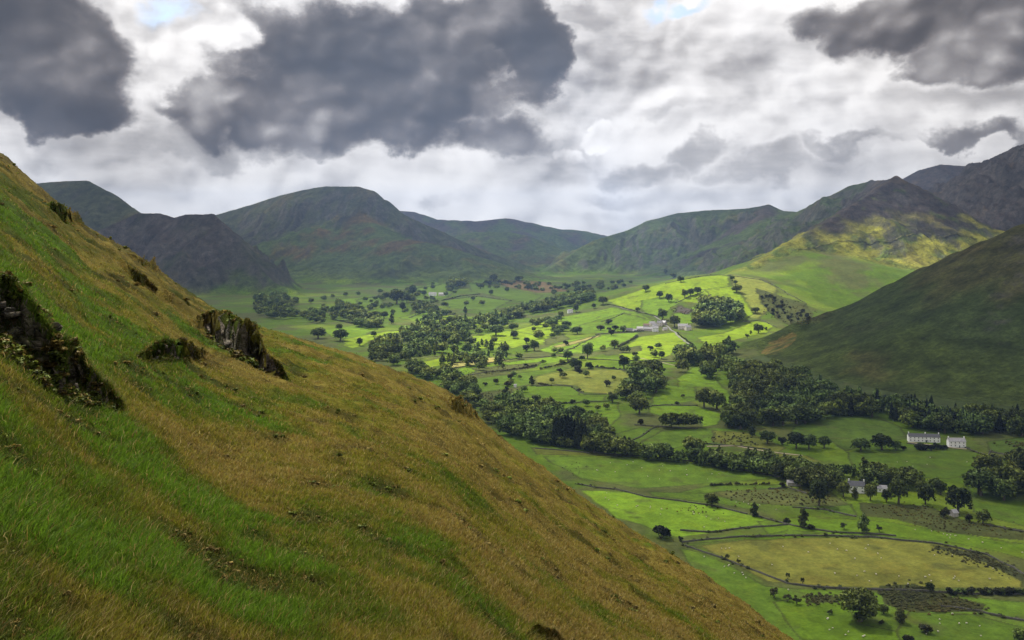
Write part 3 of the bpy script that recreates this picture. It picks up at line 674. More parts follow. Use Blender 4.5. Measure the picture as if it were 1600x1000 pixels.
# ------------------------------------------------------------------ camera, sun, sky
def build_camera():
    cam = bpy.data.cameras.new('camera'); cam.sensor_width = 36; cam.lens = F/1600*36
    cam.clip_start = .1; cam.clip_end = 80000; cam.shift_y = -100/1600
    o = bpy.data.objects.new('camera', cam); COL.objects.link(o); o.rotation_euler = (math.radians(90), 0, 0); SC.camera = o
SUN_EL, SUN_AZ = math.radians(54), math.radians(-34)     # azimuth from +Y towards +X
SDIR = C(math.sin(SUN_AZ)*math.cos(SUN_EL), math.cos(SUN_AZ)*math.cos(SUN_EL), math.sin(SUN_EL))
def build_sun():
    l = bpy.data.lights.new('sun', 'SUN'); l.energy = 5.0; l.angle = math.radians(.8); l.color = (1, .95, .86)
    o = bpy.data.objects.new('sun', l); COL.objects.link(o)
    o.rotation_euler = Vector(-SDIR).to_track_quat('-Z', 'Y').to_euler()
def build_sky():
    w = bpy.data.worlds.new('World'); SC.world = w; w.use_nodes = True
    w.cycles.sampling_method = 'MANUAL'; w.cycles.sample_map_resolution = 256
    nt = NT(w.node_tree); nt.n.clear()
    out = nt.node('ShaderNodeOutputWorld')
    sky = nt.node('ShaderNodeTexSky', sky_type='NISHITA', sun_disc=False, sun_elevation=SUN_EL, sun_rotation=SUN_AZ, altitude=300.0)
    bgs = nt.node('ShaderNodeBackground', {'Color': sky.outputs[0], 'Strength': .12})
    co = nt.node('ShaderNodeTexCoord').outputs['Generated']
    s = nt.node('ShaderNodeSeparateXYZ', {0: co})
    az = nt.math('ARCTAN2', s.outputs[0], s.outputs[1])
    hy = nt.math('SQRT', nt.add(nt.mul(s.outputs[0], s.outputs[0]), nt.mul(s.outputs[1], s.outputs[1])))
    v = nt.math('DIVIDE', s.outputs[2], nt.math('MAXIMUM', hy, .05))
    v = nt.math('MINIMUM', v, 3.0)
    def vec(a, b, c=0.0): return nt.node('ShaderNodeCombineXYZ', {0: a, 1: b, 2: c}).outputs[0]
    P0 = vec(az, nt.mul(v, 1.2))
    def nvec(p, scale, det, rough=.5):
        return nt.node('ShaderNodeTexNoise', {'Vector': p, 'Scale': scale, 'Detail': det, 'Roughness': rough}, noise_dimensions='2D').outputs['Color']
    def noi(p, scale, det, rough):
        return nt.node('ShaderNodeTexNoise', {'Vector': p, 'Scale': scale, 'Detail': det, 'Roughness': rough}, noise_dimensions='2D').outputs['Fac']
    def vor(p, scale):
        return vnode({'Vector': p, 'Scale': scale, 'Detail': 2.0, 'Roughness': .5, 'Lacunarity': 2.2, 'Smoothness': .35}, 'SMOOTH_F1').outputs['Distance']
    def vnode(ins, feat):
        n = nt.n.new('ShaderNodeTexVoronoi'); n.voronoi_dimensions = '2D'; n.feature = feat
        for k, q in ins.items(): nt.put(n.inputs[k], q)
        return n
    def vsub(a, b): return nt.node('ShaderNodeVectorMath', {0: a, 1: b}, operation='SUBTRACT').outputs[0]
    def vadd(a, b): return nt.node('ShaderNodeVectorMath', {0: a, 1: b}, operation='ADD').outputs[0]
    def vscl(a, k):
        n = nt.node('ShaderNodeVectorMath', {0: a}, operation='SCALE'); nt.put(n.inputs[3], k); return n.outputs[0]
    half = (.5, .5, .5)
    W = vadd(vscl(vsub(nvec(P0, 6, 2), half), .11), vscl(vsub(nvec(P0, 22, 6, .6), half), .045))
    Pw = vadd(P0, W)
    Ps = vadd(P0, vscl(W, .45))
    def bill(p):      # rounded heaps
        a = nt.math('SUBTRACT', .55, vor(p, 7.5)); return a
    b0 = bill(Ps); b1 = bill(vadd(Ps, (-.008, .015, 0)))
    rel = nt.math('SUBTRACT', b0, b1)
    # cloud outlines get the heaped edge too
    kick = vscl(vec(b0, b0), .022)
    P = vadd(Pw, kick)
    sp = nt.node('ShaderNodeSeparateXYZ', {0: P}); pa, pb = sp.outputs[0], sp.outputs[1]
    def conv(px, py): return math.atan((px-800)/F), (400-py)/F*math.cos(math.atan((px-800)/F))*1.2
    def blob(px, py, rx, ry, soft=.5):
        a0, v0 = conv(px, py)
        da = nt.math('DIVIDE', nt.math('SUBTRACT', pa, a0), rx/F); dv = nt.math('DIVIDE', nt.math('SUBTRACT', pb, v0), ry/F*1.2)
        d = nt.math('SQRT', nt.add(nt.mul(da, da), nt.mul(dv, dv)))
        return nt.mapr(d, 1+soft, 1-soft, 0, 1, smooth=True)
    big = noi(Ps, 5.0, 4, .5); med = noi(Ps, 12.0, 9, .60); str_ = noi(vec(nt.mul(az, .6), nt.mul(v, 2.6)), 16.0, 7, .6)
    sb = lambda x, c: nt.math('SUBTRACT', x, c)
    nf = nt.add(nt.mul(sb(med, .5), 1.15), nt.mul(sb(b0, .27), .75))
    def field(L, lo, hi, k=1.0):
        S = None
        for q in L:
            bq = nt.mul(blob(*q[:4], q[4]), q[5] if len(q) > 5 else 1.0); S = bq if S is None else nt.math('MAXIMUM', S, bq)
        return nt.mapr(nt.add(S, nt.mul(nf, k)), lo, hi, 0, 1, smooth=True)
    Bb = nt.add(nt.add(.75, nt.mul(sb(str_, .5), .30)), nt.add(nt.mul(sb(big, .5), .62), nt.add(nt.mul(sb(med, .5), .38), nt.mul(rel, .6))))
    def lerpn(a, b, t): return nt.add(a, nt.mul(sb(b, a), t))
    M2 = field(MIDC, .22, .78, .95); M1 = field(DARKC, .16, .66, .74); M3 = field(WHITE, .34, .80, .75)
    Bm = nt.add(nt.add(.44, nt.mul(sb(str_, .5), .30)), nt.add(nt.mul(sb(med, .5), .40), nt.mul(rel, .2)))
    Bd = nt.add(nt.add(.20, nt.mul(sb(big, .5), .85)), nt.add(nt.mul(sb(med, .5), .42), nt.add(nt.mul(rel, .75), nt.mul(sb(b0, .27), .4))))
    Bw = nt.add(nt.add(.93, nt.mul(rel, 1.3)), nt.mul(sb(med, .5), .3))
    Bb = nt.add(Bb, nt.mapr(v, .02, .11, .16, 0)); Bm = nt.add(Bm, nt.mapr(v, .02, .11, .14, 0))
    B = lerpn(Bb, Bm, nt.mul(M2, .85))
    B = lerpn(B, Bd, M1)
    B = lerpn(B, Bw, nt.mul(M3, .9))
    f = nt.mapr(B, -.35, 1.25, 0, 1)
    ramp = nt.node('ShaderNodeValToRGB', {'Fac': f})
    cr = ramp.color_ramp; cr.interpolation = 'B_SPLINE'
    E = [(.0, (.052, .045, .043)), (.2, (.090, .079, .075)), (.32, (.145, .129, .122)), (.42, (.225, .205, .196)), (.52, (.36, .338, .325)), (.62, (.55, .525, .51)), (.76, (.84, .81, .785)), (1.0, (1.06, 1.03, 1.0))]
    cr.elements[0].position = 0; cr.elements[0].color = (*E[0][1], 1); cr.elements[1].position = 1; cr.elements[1].color = (*E[-1][1], 1)
    for p, c in E[1:-1]:
        e = cr.elements.new(p); e.color = (*c, 1)
    over = nt.mapr(v, .42, 1.1, 1.0, OVERK)      # sky above the frame dimmed to lower the ambient light
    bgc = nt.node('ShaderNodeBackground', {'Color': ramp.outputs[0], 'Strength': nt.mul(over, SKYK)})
    hole = nt.math('MAXIMUM', nt.math('MAXIMUM', blob(245, 20, 30, 22, .6), nt.mul(blob(1018, 0, 24, 9, .6), .9)), nt.mul(blob(1095, 0, 36, 8, .6), .8))
    hole = nt.mul(hole, nt.mapr(med, .35, .55, .3, 1))
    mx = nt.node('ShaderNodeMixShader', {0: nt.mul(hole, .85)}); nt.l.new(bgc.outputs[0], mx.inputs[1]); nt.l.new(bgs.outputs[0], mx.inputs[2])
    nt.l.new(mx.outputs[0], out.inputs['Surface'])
# clouds of the photographed sky: (px, py, rx, ry, softness, weight)
DARKC = [(575, 118, 255, 132, .5), (420, 185, 175, 60, .6), (640, 212, 200, 48, .65), (800, 80, 55, 105, .5), (690, 30, 140, 60, .6), (40, 90, 135, 105, .5), (60, 170, 110, 38, .6),
         (1450, 30, 190, 70, .6), (1600, 60, 130, 75, .5), (1570, 112, 110, 24, .7, .85), (1500, 238, 130, 12, .8, .62)]
MIDC = [(340, 235, 240, 30, .6), (560, 245, 150, 20, .6), (120, 240, 140, 22, .7, .8), (1290, 40, 90, 60, .7, .9), (1460, 236, 170, 14, .7, .9), (1200, 272, 80, 26, .7, .85), (1000, 185, 160, 20, .8, .8), (985, 262, 110, 24, .6, .9),
        (890, 12, 100, 18, .7, .7), (1540, 180, 160, 30, .8, .8), (1060, 150, 220, 16, .9, .6), (240, 275, 60, 16, .7, .8), (740, 305, 150, 14, .8, .6), (1000, 300, 160, 18, .8, .6), (1100, 235, 40, 26, .6, .7), (520, 300, 60, 10, .8, .5)]
WHITE = [(345, 48, 72, 52, .5), (215, 70, 45, 80, .7, .8), (225, 150, 50, 50, .7, .7), (938, 205, 56, 20, .45), (880, 232, 30, 18, .5, .9), (1125, 195, 20, 13, .5, .9), (1350, 268, 52, 10, .6, .8), (1035, 60, 150, 40, .9, .6)]
# ------------------------------------------------------------------ air and added shade cloud above the frame
LIGHT = [  # share of sunlight the added cloud layer lets through to these parts of the ground
 (.14, [(100, 500), (60, 300), (140, 280), (330, 335), (430, 440), (480, 465), (420, 520)]),
 (.18, [(340, 470), (345, 340), (440, 300), (560, 290), (640, 340), (760, 400), (860, 430), (700, 440), (560, 460)]),
 (.55, [(345, 338), (420, 310), (500, 292), (545, 292), (470, 330), (380, 365)]),
 (.25, [(620, 360), (690, 345), (940, 366), (870, 400), (700, 370)]),
 (.65, [(800, 440), (900, 390), (1000, 350), (1060, 333), (1120, 335), (1040, 380), (960, 430)]),
 (.4, [(1050, 400), (1160, 330), (1240, 330), (1350, 290), (1280, 350), (1160, 415)]),
 (.22, [(1410, 280), (1600, 225), (1700, 200), (1700, 380), (1560, 370), (1500, 340)]),
 (.5, [(400, 460), (640, 440), (760, 430), (900, 450), (850, 490), (700, 500), (500, 520)]),
 (1.0, [(560, 545), (520, 510), (600, 495), (700, 492), (790, 496), (860, 486), (940, 462), (1050, 430), (1150, 424), (1215, 440), (1235, 490), (1200, 530), (1130, 556), (1050, 572), (900, 574), (830, 578), (720, 592), (640, 588)]),
 (1.0, [(1160, 425), (1270, 385), (1330, 340), (1400, 300), (1430, 330), (1530, 376), (1400, 445), (1300, 470), (1230, 460)]),
 (.50, [(700, 595), (900, 578), (1120, 570), (1110, 660), (960, 690), (860, 650), (760, 640)]),
 (.09, [(1180, 570), (1260, 510), (1400, 440), (1600, 345), (1800, 260), (1800, 800), (1450, 740), (1300, 735), (1200, 700), (1140, 620)]),
 (.55, [(1400, 668), (1525, 668), (1525, 708), (1400, 708)]),
 (.26, [(760, 650), (860, 655), (960, 700), (1240, 725), (1300, 755), (1000, 722), (850, 700)]),
 (.72, [(830, 690), (1000, 712), (1240, 745), (1230, 830), (1060, 850), (950, 820)]),
 (.28, [(1230, 750), (1800, 760), (1800, 1100), (1300, 1100), (1050, 860), (1240, 835)]),
]
DECK = 4300.0
def build_deck():  # unseen cloud layer added above the frame, opened where the ground should be sunlit
    gs = 110.0
    xs = np.arange(-9000, 9000, gs); ys = np.arange(-2500, 14300, gs)
    X, Y = np.meshgrid(xs, ys)
    Lm = np.full(X.shape, .28)
    off = SDIR[:2]/SDIR[2]
    for v, poly in LIGHT:
        P = []
        for q in densify(poly, 4):
            x, y, z = ground(*q); P.append((x+off[0]*(DECK-z), y+off[1]*(DECK-z)))
        m = in_poly(P, X, Y); Lm[m] = v
    P = [(a-50+off[0]*(DECK+60), b+240+off[1]*(DECK+60)) for a, b, z in [p2w(*p) for p in RIDGES[13][1][:11]]]
    P += [(a+off[0]*(DECK+190), b+off[1]*(DECK+190)) for a, b in [(1300, 950), (520, 1010), (470, 1130), (400, 1300)]]
    Lm[in_poly(P, X, Y)] = .07
    cx, cy = off*DECK
    d = np.sqrt(((X-cx-10)/330)**2+((Y-cy-80)/420)**2)      # opening above the near slope
    k = sstep(1.3, .7, d); Lm = lerp(Lm, NEARLIGHT, k)
    ker = np.exp(-(np.arange(-3, 4)/1.15)**2); ker /= ker.sum()
    for ax in (0, 1): Lm = np.apply_along_axis(lambda r: np.convolve(np.pad(r, 3, mode='edge'), ker, 'valid'), ax, Lm)
    Lm = np.clip(Lm*(1+.5*fbm(X/420, Y/420, 1200, 3)), .02, 1)
    edge = np.minimum.reduce([X-xs[0], xs[-1]-X, Y-ys[0], ys[-1]-Y])/600
    Lm = lerp(np.ones_like(Lm), Lm, np.clip(edge, 0, 1))
    a = 1-np.sqrt(Lm)
    nr, nc = X.shape
    zb = DECK+60*fbm(X/500, Y/500, 1210, 3); zt = zb+30+260*a*(1+.6*fbm(X/350, Y/350, 1220, 4))
    V = np.concatenate([np.stack([X, Y, zb], -1).reshape(-1, 3), np.stack([X, Y, zt], -1).reshape(-1, 3)])
    f = grid_faces(nr, nc); n = nr*nc
    keep = a.ravel()[f].max(1) > .03; f = f[keep]
    Fq = np.concatenate([f[:, ::-1], f+n])
    m, nt = new_mat('shade_cloud')
    at = nt.node('ShaderNodeAttribute', attribute_name='cover').outputs['Fac']
    tr = nt.node('ShaderNodeBsdfTransparent'); tl = nt.node('ShaderNodeBsdfTranslucent', {'Color': (.46, .47, .50)})
    mx = nt.node('ShaderNodeMixShader', {0: at}); nt.l.new(tr.outputs[0], mx.inputs[1]); nt.l.new(tl.outputs[0], mx.inputs[2])
    nt.l.new(mx.outputs[0], nt.out.inputs['Surface'])
    av = np.concatenate([a.ravel(), a.ravel()])
    me = np_mesh('shade_clouds', V, Fq, [m], smooth=True, extra={'cover': av})
    o = mobj('shade_clouds', me); tag(o, 'unseen cloud layer added above the valley to shade the ground', 'shade_clouds', kind='stuff')
def build_haze(dens=.000045):
    x0, x1, y0, y1, z0, z1 = -15000, 15000, -3000, 14500, -262, 1010
    V = [(x, y, z) for x in (x0, x1) for y in (y0, y1) for z in (z0, z1)]
    Fq = [(0, 1, 3, 2), (4, 6, 7, 5), (0, 4, 5, 1), (2, 3, 7, 6), (0, 2, 6, 4), (1, 5, 7, 3)]
    m = bpy.data.materials.new('valley_air'); m.use_nodes = True; nt = NT(m.node_tree); nt.n.clear()
    out = nt.node('ShaderNodeOutputMaterial')
    v = nt.node('ShaderNodeVolumePrincipled', {'Color': (.37, .58, 1.0), 'Density': dens, 'Anisotropy': .25})
    nt.l.new(v.outputs[0], out.inputs['Volume'])
    o = mobj('haze', np_mesh('haze', V, Fq, [m])); tag(o, 'thin bluish air haze filling the valley', 'haze', kind='stuff')

# ------------------------------------------------------------------ trees
def quads_at(Pc, size, flat=.0, up=.25):
    """leaf-spray quads at centres Pc (n,3) with half size"""
    n = len(Pc)
    a = rng.normal(size=(n, 3)); a[:, 2] *= (1-flat); a /= np.linalg.norm(a, axis=1, keepdims=True)
    b = rng.normal(size=(n, 3)); b -= a*(a*b).sum(1, keepdims=True); b /= np.linalg.norm(b, axis=1, keepdims=True)
    s = size if np.ndim(size) else np.full(n, size)
    s = s[:, None]*rng.uniform(.7, 1.3, (n, 1))
    a = a*s; b = b*s*rng.uniform(.55, 1, (n, 1))
    return np.stack([Pc-a-b*.6, Pc+a*.9-b, Pc+a+b*.7, Pc-a*.8+b], 1)
def tube(P, R, k=6):
    V = []; Fq = []
    for i, (p, r) in enumerate(zip(P, R)):
        for j in range(k):
            an = 2*math.pi*j/k; V.append((p[0]+r*math.cos(an), p[1]+r*math.sin(an), p[2]))
    for i in range(len(P)-1):
        for j in range(k): Fq.append((i*k+j, i*k+(j+1) % k, (i+1)*k+(j+1) % k, (i+1)*k+j))
    return V, Fq
def crown_geo(seed, kind, nq):
    """unit crown: width about 1, height 1 from the ground; returns verts, quads, colours, normals"""
    global rng
    keep = rng; rng = np.random.default_rng(seed)
    C0, S0, cl, NN = [], [], [], []
    def lobe(c, R, n, lo, hi, size, tone):
        v = rng.normal(size=(n, 3)); v /= np.linalg.norm(v, axis=1, keepdims=True)
        low = v[:, 2] < -.35; v[low, 2] *= -1
        C0.append(c+v*R*rng.uniform(lo, hi, (n, 1))); S0.append(np.full(n, size)); cl.append(np.full(n, tone)); NN.append(v)
    if kind == 'round':
        nl = 20
        for i in range(nl):
            th = i*2.4+rng.uniform(-.4, .4); ph = 1-1.75*(i+.5)/nl
            rr = rng.uniform(.22, .36); hz = math.sqrt(max(0, 1-ph*ph*.75))
            c = C(math.cos(th)*hz*rr, math.sin(th)*hz*rr, .50+.33*ph*rng.uniform(.75, 1.1))
            R = rng.uniform(.13, .21)
            lobe(c, C(R, R, R*.9), int(nq/nl), .72, 1.08, .032*math.sqrt(900/nq)+.010, rng.uniform(.72, 1.3))
    elif kind == 'tall':
        for i in range(14):
            z = .14+.80*i/13; R = .36*math.sin(math.pi*min(1, .2+.78*(i/13)))**.7+.07
            th = rng.uniform(0, 6.283)
            lobe(C(math.cos(th)*R*.4, math.sin(th)*R*.4, z), C(R*.72, R*.72, .085), int(nq/14), .7, 1.1, .036*math.sqrt(900/nq)+.01, rng.uniform(.75, 1.3))
    elif kind == 'conifer':
        n = nq; t = rng.random(n)**.8; z = .08+.90*t; R = .44*(1-t)**.75*(.7+.35*np.abs(np.sin(z*26)))
        th = rng.uniform(0, 6.283, n); q = np.sqrt(rng.uniform(.45, 1, n))
        C0.append(np.stack([np.cos(th)*R*q, np.sin(th)*R*q, z-.10*q*R], 1)); S0.append(np.full(n, .036*math.sqrt(900/nq)+.008)); cl.append(rng.uniform(.7, 1.2, n))
        NN.append(np.stack([np.cos(th), np.sin(th), .5+0*th], 1))
    elif kind == 'thorn':
        for i in range(10):
            th = rng.uniform(0, 6.283); r = rng.uniform(.1, .36); R = rng.uniform(.13, .21)
            lobe(C(math.cos(th)*r+.06, math.sin(th)*r, .58+rng.uniform(-.25, .22)), C(R, R, R*.85), int(nq/10), .5, 1.1, .04*math.sqrt(600/nq)+.008, rng.uniform(.7, 1.3))
    elif kind == 'bush':
        for i in range(9):
            th = rng.uniform(0, 6.283); r = rng.uniform(.0, .34); R = rng.uniform(.16, .26)
            lobe(C(math.cos(th)*r, math.sin(th)*r, .33+rng.uniform(-.12, .27)), C(R, R, .30), int(nq/9), .6, 1.1, .045*math.sqrt(600/nq)+.01, rng.uniform(.7, 1.3))
    Pc = np.concatenate(C0); S = np.concatenate(S0); c = np.concatenate(cl); nn = np.concatenate(NN)
    Q = quads_at(Pc, S)
    n = len(Pc)
    col = np.repeat((c*rng.uniform(.7, 1.3, n))[:, None], 4, 0)*C(1, 1, 1)
    V = Q.reshape(-1, 3); V[:, 2] = np.maximum(V[:, 2], .01)
    out = Pc-C(0, 0, .42); out /= np.maximum(np.linalg.norm(out, axis=1, keepdims=True), 1e-3)
    nn = nn*.65+out*.6+rng.normal(0, .22, nn.shape); nn /= np.linalg.norm(nn, axis=1, keepdims=True)
    N4 = np.repeat(nn, 4, 0)
    rng = keep
    return V, np.arange(n*4).reshape(-1, 4), col, N4
def trunk_geo(seed, kind):
    r = random.Random(seed); V, Fq = [], []
    def addt(P, R, k=6):
        a, b = tube(P, R, k); o = len(V); V.extend(a); Fq.extend([tuple(i+o for i in q) for q in b])
    lean = r.uniform(-.04, .04)
    if kind in ('round', 'tall', 'conifer'):
        top = {'round': .62, 'tall': .8, 'conifer': .9}[kind]; rad = {'round': .042, 'tall': .03, 'conifer': .026}[kind]
        addt([(0, 0, -.06), (0, 0, .02), (lean*.5, 0, .2), (lean, 0, top*.6), (lean*1.4, .01, top)], [rad*1.6, rad*1.25, rad, rad*.7, rad*.25])
        if kind != 'conifer':
            for i in range(5):
                a = r.uniform(0, 6.28); z = r.uniform(.24, .42); l = r.uniform(.2, .32)
                addt([(lean, 0, z), (lean+math.cos(a)*l*.5, math.sin(a)*l*.5, z+.12), (lean+math.cos(a)*l, math.sin(a)*l, z+.28)], [rad*.5, rad*.32, rad*.12], 5)
    else:
        for i in range(3 if kind == 'thorn' else 4):
            a = r.uniform(0, 6.28); l = r.uniform(.12, .3)
            addt([(0, 0, -.05), (math.cos(a)*l*.4, math.sin(a)*l*.4, .25), (math.cos(a)*l, math.sin(a)*l, .62)], [.035, .025, .008], 5)
    return V, Fq
